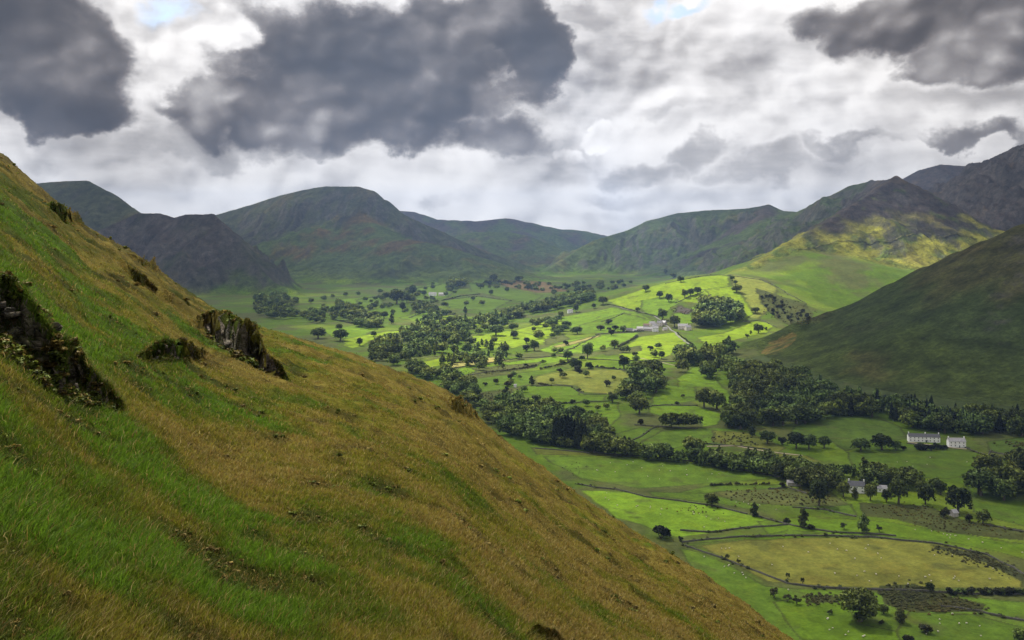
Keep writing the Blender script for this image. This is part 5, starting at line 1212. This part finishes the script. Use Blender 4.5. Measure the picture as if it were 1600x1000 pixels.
def build_lines():
    wm = simple_mat('dry_stone', (.085, .082, .068), .95, 1.5, .5)
    for lab, pts in WALLS:
        P = wline(pts, max(2.5, ground(*pts[0])[1]/300)); y = P[:, 1].mean(); s = max(1, y/1300)
        h = 1.1*s**.5; w = .27*s
        V, Fq = ribbon(P, [(-w, -.4), (-w*.8, h*.9), (0, h), (w*.8, h*.9), (w, -.4)], 0, .28)
        o = mobj('stone_wall', np_mesh('stone_wall', V, Fq, [wm])); tag(o, 'dry '+lab if lab.startswith('stone') else lab.replace('wall', 'stone wall', 1) if 'stone' not in lab else lab, 'wall')
    hm = mat_leaf('hedge_foliage', (.048, .056, .024), .2)
    b = [crown_geo(40+v, B_, 240) for v in range(3)]
    for lab, pts, h, w in HEDGES:
        P = wline(pts, w*.75); Vs, Fs, Cs, o = [], [], [], 0
        for p in P:
            if rnd.random() < .14: continue
            V, Q, cc, _n = b[rnd.randrange(3)]; s = rnd.uniform(.55, 1.25)
            Vs.append(V*C(w*1.5*s, w*1.5*s, h*s)+C(p[0], p[1], zat(*p)-.1)); Fs.append(Q+o); o += len(V); Cs.append(cc*rnd.uniform(.7, 1.3))
        tag(mobj('hedge', np_mesh('hedge', np.concatenate(Vs), np.concatenate(Fs), [hm], col=np.concatenate(Cs))), lab, 'hedge')
    # lanes and tracks
    rm = simple_mat('lane_surface', (.17, .165, .15), .9, .6, .15); tm = simple_mat('track_surface', (.30, .25, .17), .95, .3, .3); wt = simple_mat('river_stones', (.34, .35, .35), .5, .8, .45, .4)
    for nm, lab, pts, w, mt in [('lane', 'pale lane crossing the knoll to the hamlet', [(945, 477), (965, 480), (1000, 487), (1022, 494), (1036, 503), (1046, 513)], 2.2, rm),
        ('lane', 'lane dropping from the hamlet to the trees below', [(1046, 513), (1056, 521), (1068, 532), (1084, 545), (1094, 553)], 2.0, rm),
        ('track', 'tan earthen track beside the river wood', [(1105, 698), (1150, 697), (1180, 703), (1215, 708), (1255, 712)], 1.6, tm),
        ('drive', 'gravel drive in front of the white cottages', [(1417, 691), (1450, 695), (1481, 699), (1512, 702)], 1.8, tm),
        ('path', 'thin footpath slanting across the conical fell', [(1235, 392), (1280, 384), (1340, 377), (1400, 375), (1460, 371), (1525, 373)], 3.0, simple_mat('path_turf', (.17, .16, .06), .95, .05, .2)),
        ('track', 'light strip of track on the meadow below the knoll', [(1000, 560), (1060, 572), (1110, 562)], 1.4, tm),
        ('river', 'stony river bed glimpsed between the trees', [(952, 676), (948, 684), (944, 692), (948, 698)], 3.5, wt)]:
        P = wline(pts, 4); V, Fq = ribbon(P, [(-w, .12), (-w*.5, .2), (0, .22), (w*.5, .2), (w, .12)], .25)
        tag(mobj(nm, np_mesh(nm, V, Fq, [mt], smooth=True)), lab, nm, kind='structure')
    # rushes and heath: clumps over rough ground
    RUSH = [([(1380, 918), (1430, 914), (1470, 930), (1535, 946), (1525, 956), (1420, 954), (1385, 945)], 900, 1.3), ([(1265, 932), (1300, 930), (1312, 942), (1270, 942)], 160, 1.2),
            ([(1455, 853), (1530, 869), (1580, 890), (1600, 906), (1540, 880), (1470, 860)], 420, 1.1), ([(1345, 790), (1450, 792), (1500, 813), (1600, 832), (1480, 830), (1400, 810)], 420, 1.0),
            ([(1120, 770), (1180, 764), (1290, 767), (1320, 786), (1260, 790), (1160, 782)], 380, 1.2), ([(870, 726), (900, 724), (925, 738), (890, 738)], 60, .8),
            ([(1060, 792), (1100, 797), (1110, 802), (1070, 798)], 50, .9), ([(1190, 455), (1240, 470), (1275, 498), (1240, 512), (1215, 498), (1190, 475)], 420, 2.6),
            ([(735, 618), (800, 610), (812, 622), (790, 636), (745, 632)], 260, 1.6), ([(1088, 466), (1108, 460), (1112, 469), (1092, 473)], 90, 3.2), ([(1056, 478), (1086, 486), (1078, 492), (1052, 488)], 70, 2.2),
            ([(1120, 676), (1170, 682), (1200, 696), (1150, 696), (1110, 690)], 150, 1.6), ([(700, 575), (780, 570), (850, 565), (845, 572), (740, 586)], 160, 1.4), ([(1560, 690), (1600, 690), (1640, 700), (1580, 702)], 80, 1.8)]
    Vs, Fs, Cs, o = [], [], [], 0
    lo = crown_geo(77, B_, 48)
    for poly, n, h in RUSH:
        for px, py in poly_pts(poly, n):
            if perlin(np.array([px/9.]), np.array([py/3.]), 61)[0] < -.12: continue
            x, y, z = ground(px+rnd.gauss(0, 9), py+rnd.gauss(0, 1.8)*(2 if py > 700 else 1)); V, Q, cc, _n = lo; s = rnd.uniform(.3, 1.1)*h
            Vs.append(V*C(s*1.9, s*1.5, s)+C(x, y, z-.1)); Fs.append(Q+o); o += len(V); Cs.append(cc*rnd.uniform(.9, 2.4)*C(1.15, 1.05, .7))
    for lab, pts in WALLS:
        P = wline(pts, 3.0)
        for p in P:
            if perlin(np.array([p[0]/25.]), np.array([p[1]/25.]), 91)[0] < .02: continue
            s = rnd.uniform(.6, 1.9)*max(1, p[1]/1500)**.5; x = p[0]+rnd.gauss(0, 1.0)*s; y = p[1]+rnd.gauss(0, 1.0)*s
            V, Q, cc, _n = lo; Vs.append(V*C(s*1.8, s*1.5, s)+C(x, y, zat(x, y)-.1)); Fs.append(Q+o); o += len(V); Cs.append(cc*rnd.uniform(.8, 2.0)*C(1, 1.1, .7))
    tag(mobj('rushes', np_mesh('rushes', np.concatenate(Vs), np.concatenate(Fs), [hm], col=np.concatenate(Cs))), 'dark rushes and heather on the rough patches of the valley floor', 'rushes', kind='stuff')

def build_heather():
    """low heath plants round the crags, in the hollows and along the top of the near slope"""
    lo = [crown_geo(60+v, B_, 150) for v in range(4)]; m = mat_leaf('heather_foliage', (.25, .19, .05), .4, .3)
    U, Dd, S, T = [], [], [], []
    for lu, ld, la in LT:
        for _ in range(int(10+(lu[-1]-lu[0])*2.2)):
            u = rnd.uniform(lu[0]-8, lu[-1]+14); A = float(np.interp(u, lu, la)); D0 = float(np.interp(u, lu, ld))
            if A < .06: continue
            q = rnd.choice([rnd.uniform(-.9, -.06), rnd.uniform(-.4, -.04), rnd.uniform(.5, 1.3)])
            U.append(u); Dd.append(D0+q*A); S.append(A*rnd.uniform(.08, .22)+.03); T.append(rnd.uniform(.5, 1.2))
    cu = rng.uniform(-60, 1250, 9000); t = rng.random(9000); top = sil(cu); py = top+1+(1000-top)*t**1.4; ok = py < 1005
    cu, py = cu[ok], py[ok]; cd = np.minimum(CH*F/np.maximum(py-pv(cu), 3), limb(cu))
    dk = green_mix(cu, cd)[1]; ok = dk > .72; cu, cd = cu[ok][:650], cd[ok][:650]
    for u, D in zip(cu, cd): U.append(u); Dd.append(D); S.append((.03+.0045*D)*rnd.uniform(.5, 1.3)); T.append(rnd.uniform(.9, 1.5))
    Z = hs(np.array(U), np.array(Dd))[0]
    Vs, Fs, Cs, Ns, o = [], [], [], [], 0
    for u, D, s, tone, z in zip(U, Dd, S, T, Z):
        V, Q, cc, nn = lo[rnd.randrange(4)]; a = rnd.uniform(0, 6.28); ca, sa = math.cos(a), math.sin(a)
        w = s*rnd.uniform(1.0, 1.7); h = s*rnd.uniform(.6, 1.0)
        Vs.append(np.stack([(V[:, 0]*ca-V[:, 1]*sa)*w+(u-800)/F*D, (V[:, 0]*sa+V[:, 1]*ca)*w+D, V[:, 2]*h+z-.25*h], 1)); Fs.append(Q+o); o += len(V)
        Cs.append(cc*tone*(C(1, 1, 1) if rnd.random() < .5 else C(.65, 1.1, .6))); Ns.append(nn)
    me = np_mesh('heather', np.concatenate(Vs), np.concatenate(Fs), [m], col=np.concatenate(Cs), normals=np.concatenate(Ns), smooth=True)
    tag(mobj('heather', me), 'brown heather and bilberry clumps on the near slope', 'heather', kind='stuff')

# ------------------------------------------------------------------ sheep
def sheep_mesh(mats):
    """one continuous body: fleece barrel, neck, dark head with ears, four legs (lofted rings joined at the trunk)"""
    import bmesh
    bm = bmesh.new()
    me = bpy.data.meshes.new('sheep')
    pts = [(-.55, 0, .62, .2), (-.38, 0, .66, .31), (0, 0, .66, .34), (.33, 0, .66, .29), (.52, 0, .76, .19), (.66, 0, .90, .125), (.84, 0, .86, .085), (.93, 0, .80, .05)]
    edges = [(i, i+1) for i in range(7)]; V = [p[:3] for p in pts]; R = [p[3] for p in pts]
    for sx, at in ((-.40, 1), (.34, 3)):
        for sy in (-1, 1):
            b = len(V); V += [(sx, .13*sy, .42), (sx+.03, .14*sy, .2), (sx, .14*sy, .02)]; R += [.09, .045, .045]; edges += [(at, b), (b, b+1), (b+1, b+2)]
    for sy in (-1, 1):
        b = len(V); V += [(.66, .17*sy, .93)]; R += [.035]; edges += [(5, b)]
    me.from_pydata(V, edges, []); me.update()
    o = bpy.data.objects.new('tmp', me); COL.objects.link(o)
    sk = o.modifiers.new('skin', 'SKIN')
    for i, r in enumerate(R): me.skin_vertices[0].data[i].radius = (r, r)
    me.skin_vertices[0].data[2].use_root = True
    o.modifiers.new('sub', 'SUBSURF').levels = 1
    dg = bpy.context.evaluated_depsgraph_get(); dg.update()
    m2 = bpy.data.meshes.new_from_object(o.evaluated_get(dg)); m2.name = 'sheep'
    bpy.data.objects.remove(o)
    m2.materials.clear()
    for m in mats: m2.materials.append(m)
    for p in m2.polygons:
        c = p.center; p.use_smooth = True
        p.material_index = 1 if (c.x > .60 or c.z < .30) else 0
    return m2
SHEEP = [('on the tawny field', [(1110, 860), (1200, 848), (1400, 850), (1540, 878), (1590, 905), (1400, 915), (1250, 905), (1150, 880)], 32),
 ('in the bright pasture under the river wood', [(900, 715), (1000, 720), (1200, 750), (1100, 755), (930, 745)], 18),
 ('in the sunniest pasture by the slope edge', [(920, 768), (1000, 775), (1150, 810), (1120, 828), (1000, 808)], 20),
 ('in the lowest pasture beside the near slope', [(1230, 920), (1330, 985), (1430, 998), (1280, 996)], 9),
 ('in the pasture right of the big spreading tree', [(1470, 955), (1600, 985), (1600, 998), (1440, 1000)], 10),
 ('in the strip above the tawny field', [(1400, 822), (1560, 848), (1600, 865), (1520, 850)], 12),
 ('left of the tawny field wall', [(1090, 866), (1140, 882), (1210, 912), (1160, 905)], 8),
 ('in the shaded meadow below the white cottages', [(1400, 712), (1530, 715), (1500, 735), (1400, 735)], 7),
 ('in the rough pasture by the ruined barn', [(1090, 775), (1200, 790), (1230, 800), (1120, 782)], 6)]
def build_sheep():
    fl = simple_mat('fleece', (.68, .64, .54), .95, 9, .18, .05); fa = simple_mat('sheep_face', (.10, .09, .08), .8, 5, .2)
    me = sheep_mesh([fl, fa])
    for place, poly, n in SHEEP:
        for px, py in poly_pts(poly, n):
            if py > sil(px)-2: continue
            x, y, z = ground(px, py)
            o = mobj('sheep', me); o.location = (x, y, z+.02); o.rotation_euler = (0, 0, rnd.uniform(0, 6.28)); s = rnd.uniform(.72, .95); o.scale = (s, s, s)
            tag(o, 'white sheep grazing '+place, 'sheep', group='sheep grazing '+place)

# ------------------------------------------------------------------ houses
def box(x0, x1, y0, y1, z0, z1):
    return [(x0, y0, z0), (x1, y0, z0), (x1, y1, z0), (x0, y1, z0), (x0, y0, z1), (x1, y0, z1), (x1, y1, z1), (x0, y1, z1)], [(0, 3, 2, 1), (4, 5, 6, 7), (0, 1, 5, 4), (1, 2, 6, 5), (2, 3, 7, 6), (3, 0, 4, 7)]
def pmesh(name, V, Fs, mats):
    me = bpy.data.meshes.new(name); me.from_pydata(V, [], Fs); me.update()
    for m in mats: me.materials.append(m)
    return me
def merge(parts):
    V, Fs = [], []
    for v, f in parts:
        o = len(V); V += v; Fs += [tuple(i+o for i in q) for q in f]
    return V, Fs
def house(name, lab, px, py, wpx, hw, depth, roof_h, rz, wall, roof, nwin=0, floors=2, chim=(.02, .98), door=True, porch=False, cat='house', ruin=False):
    x, y, z = ground(px, py); L = wpx*y/F; D = depth
    root = empty(name, (x, y, z), rz); tag(root, lab, cat)
    a, b, c = L/2, D/2, hw
    V = [(-a, -b, -1), (a, -b, -1), (a, b, -1), (-a, b, -1), (-a, -b, c), (a, -b, c), (a, b, c), (-a, b, c), (-a, 0, c+roof_h), (a, 0, c+roof_h)]
    Fs = [(0, 1, 5, 4), (1, 2, 6, 9, 5), (2, 3, 7, 6), (3, 0, 4, 8, 7)]
    mobj('wall', pmesh('wall', V, Fs, [wall]), root)
    e = .35; t = .22; k = roof_h/b
    ya, za = -b-e, c-e*k
    RV = [(-a-e, ya, za+.05), (a+e, ya, za+.05), (a+e, 0, c+roof_h+.05), (-a-e, 0, c+roof_h+.05), (-a-e, -ya, za+.05), (a+e, -ya, za+.05)]
    RV += [(p[0], p[1], p[2]+t) for p in RV]
    RF = [(0, 3, 2, 1), (3, 4, 5, 2), (6, 7, 8, 9), (9, 8, 11, 10), (0, 1, 7, 6), (4, 10, 11, 5), (1, 2, 8, 7), (2, 5, 11, 8), (0, 6, 9, 3), (3, 9, 10, 4)]
    ro = mobj('roof', pmesh('roof', RV, RF, [roof]), root)
    for u in chim:
        cx = -a+L*u; cx = min(max(cx, -a+.5), a-.5)
        v1 = box(cx-.45, cx+.45, -.35, .35, c+roof_h-.6, c+roof_h+1.3); v2 = box(cx-.55, cx+.55, -.45, .45, c+roof_h+1.302, c+roof_h+1.5); v3 = box(cx-.12, cx+.12, -.12, .12, c+roof_h+1.502, c+roof_h+1.9)
        mobj('chimney', pmesh('chimney', *merge([v1, v2, v3]), [wall]), ro)
    gl, fr = MATS['glass'], MATS['frame']
    if nwin:
        for f in range(floors):
            for i in range(nwin):
                wx = -a+L*(i+.5)/nwin; wz = c*(.22+.46*f) if floors > 1 else c*.4
                if f == 0 and door and i == nwin//2:
                    dv = box(wx-.5, wx+.5, -b-.06, -b+.05, -.2, 2.05); mobj('door', pmesh('door', *dv, [MATS['door']]), root)
                    if porch:
                        pv_ = merge([box(wx-1.3, wx+1.3, -b-1.5, -b-.1, 2.2, 2.4), box(wx-1.2, wx-1.05, -b-1.4, -b-1.25, -.5, 2.2), box(wx+1.05, wx+1.2, -b-1.4, -b-1.25, -.5, 2.2)])
                        mobj('porch', pmesh('porch', *pv_, [roof]), root)
                    continue
                w = mobj('window', pmesh('window', *box(wx-.48, wx+.48, -b-.03, -b+.05, wz, wz+1.15), [gl]), root)
                mobj('frame', pmesh('frame', *merge([box(wx-.56, wx+.56, -b-.07, -b-.031, wz+1.15, wz+1.25), box(wx-.62, wx+.62, -b-.12, -b-.031, wz-.1, wz), box(wx-.03, wx+.03, -b-.06, -b-.031, wz, wz+1.15), box(wx-.48, wx-.031, -b-.055, -b-.031, wz+.55, wz+.6), box(wx+.031, wx+.48, -b-.055, -b-.031, wz+.55, wz+.6)]), [fr]), w)
    return root
MATS = {}
def build_houses():
    white = simple_mat('whitewashed_wall', (.88, .88, .86), .85, .8, .06); slate = simple_mat('slate_roof', (.075, .075, .085), .6, 1.5, .35, .4)
    stone = simple_mat('grey_stone_wall', (.42, .39, .36), .9, 1.2, .35); pale = simple_mat('pale_stone_wall', (.66, .60, .54), .9, 1.0, .25); lslate = simple_mat('weathered_slate', (.30, .29, .30), .55, 1.0, .35, .4)
    rust = simple_mat('old_sheet_roof', (.16, .10, .08), .7, .8, .4)
    MATS['glass'] = simple_mat('window_glass', (.03, .035, .04), .15, 1, .1, .6); MATS['frame'] = simple_mat('window_frame', (.7, .7, .68), .6, 3, .1); MATS['door'] = simple_mat('door_paint', (.06, .08, .10), .6, 3, .2)
    H = house
    H('cottage_row', 'long row of white cottages with dark slate roof under the wood', 1443, 690, 46, 5.6, 7.0, 2.6, -.17, white, slate, 8, 2, (.02, .55, .98), True, True, 'cottages')
    H('cottage', 'detached white cottage right of the long white row', 1494, 698, 25, 6.0, 7.0, 2.9, -.10, white, lslate, 4, 2, (.03, .97), True, False)
    H('farmhouse', 'white farmhouse half hidden by the trees above rough pasture', 1338, 769, 24, 6.0, 7.5, 3.2, -.25, white, slate, 3, 2, (.04, .96), True, False)
    H('outbuilding', 'low whitewashed outbuilding right of the half-hidden farmhouse', 1378, 768, 14, 3.0, 5.5, 2.2, -.25, white, lslate, 2, 1, (), False, False, 'outbuilding')
    H('barn', 'ruined grey stone barn left of the tree belt', 1240, 758, 20, 2.6, 6, 1.6, -.1, stone, lslate, 0, 1, (), False, False, 'barn')
    H('barn', 'small stone barn under the large dark tree', 1490, 806, 9, 2.8, 5, 2.0, .3, stone, lslate, 0, 1, (), False, False, 'barn')
    H('house', 'pinkish stone house right of the hamlet lane', 1067, 514, 15, 7, 10, 5.0, -.2, pale, lslate, 3, 2, (.05, .95))
    H('house', 'stone house at the top of the hamlet by the lane', 1031, 509, 8, 7, 9, 4.5, -.5, pale, slate, 2, 2, (.1,))
    H('house', 'light-walled gabled house in the middle of the hamlet', 1022, 513, 10, 6.5, 9, 4.5, .5, pale, lslate, 2, 2, (.9,))
    H('barn', 'long grey barn along the front of the hamlet', 1012, 517, 14, 5, 9, 4.0, -.05, stone, lslate, 0, 1, (), False, False, 'barn')
    H('barn', 'pale-roofed barn second from the left of hamlet', 1000, 516, 10, 4.5, 9, 4.0, .1, stone, simple_mat('pale_sheet_roof', (.48, .46, .46), .5, .8, .15, .4), 0, 1, (), False, False, 'barn')
    H('barn', 'rusty-roofed shed behind the hamlet barns', 1010, 511, 9, 4.5, 8, 3.5, -.3, stone, rust, 0, 1, (), False, False, 'barn')
    H('shed', 'low dark shed at the left end of the hamlet', 983, 517, 11, 3.4, 7, 2.5, .0, stone, slate, 0, 1, (), False, False, 'shed')
    H('house', 'tall whitish house at the right front of the hamlet', 1024, 518, 9, 8, 9, 4.5, -.1, white, lslate, 2, 2, (.1,))
    H('barn', 'grey barn with pale roof behind the hamlet front row', 1019, 508, 9, 5, 9, 4, .3, pale, lslate, 0, 1, (), False, False, 'barn')
    H('barn', 'small barn by the lane at the upper hamlet corner', 1038, 507, 7, 5, 8, 4, -.9, stone, lslate, 0, 1, (), False, False, 'barn')
    H('house', 'second pinkish house beside the first one right of lane', 1075, 516, 9, 7, 9, 4.5, .3, pale, lslate, 2, 2, (.9,))
    H('shed', 'white-fronted small shed at the left of hamlet', 992, 518, 6, 3.4, 6, 2.5, .2, white, lslate, 0, 1, (), False, False, 'shed')
    H('shed', 'small shed by the lane corner of the hamlet', 1039, 516, 7, 4, 7, 3, .4, pale, lslate, 0, 1, (), False, False, 'shed')
    H('house', 'stone house among the trees below the hamlet lane', 1096, 556, 11, 6, 9, 4.5, -.4, pale, lslate, 2, 2, (.9,))
    H('shed', 'pale-roofed shed beside the house below the lane', 1104, 550, 7, 4, 7, 3, -.4, pale, lslate, 0, 1, (), False, False, 'shed')
    H('cottage', 'small white cottage on the slope left of the knoll', 891, 489, 8, 6, 8, 4, .1, white, lslate, 2, 1, (.9,))
    H('farmhouse', 'white far farm across the valley', 676, 462, 12, 8, 12, 5, .0, white, lslate, 2, 2, (.1,))
    H('barn', 'grey barn beside the white far farm', 690, 462, 9, 7, 12, 5, -.2, pale, lslate, 0, 1, (), False, False, 'barn')
    H('house', 'pinkish stone house buried in the big dark wood', 1245, 640, 14, 7.0, 8, 3.5, -.3, pale, lslate, 3, 2, (.1, .9))
    H('hut', 'tiny white hut on the rough ground by the meadow', 805, 605, 4, 2.8, 4, 1.6, .0, white, lslate, 0, 1, (), False, False, 'hut')
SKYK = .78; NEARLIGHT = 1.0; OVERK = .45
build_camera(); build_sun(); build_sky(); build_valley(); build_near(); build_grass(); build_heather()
build_trees(); build_lines(); build_sheep(); build_houses(); build_deck(); build_haze()
SC.view_settings.view_transform = 'Standard'; SC.view_settings.look = 'None'; SC.view_settings.exposure = .82
SC.cycles.use_denoising = True
SC.cycles.use_adaptive_sampling = True; SC.cycles.adaptive_threshold = .012
SC.cycles.max_bounces = 5; SC.cycles.diffuse_bounces = 2; SC.cycles.transparent_max_bounces = 12; SC.cycles.volume_bounces = 0
SC.cycles.sample_clamp_indirect = 4
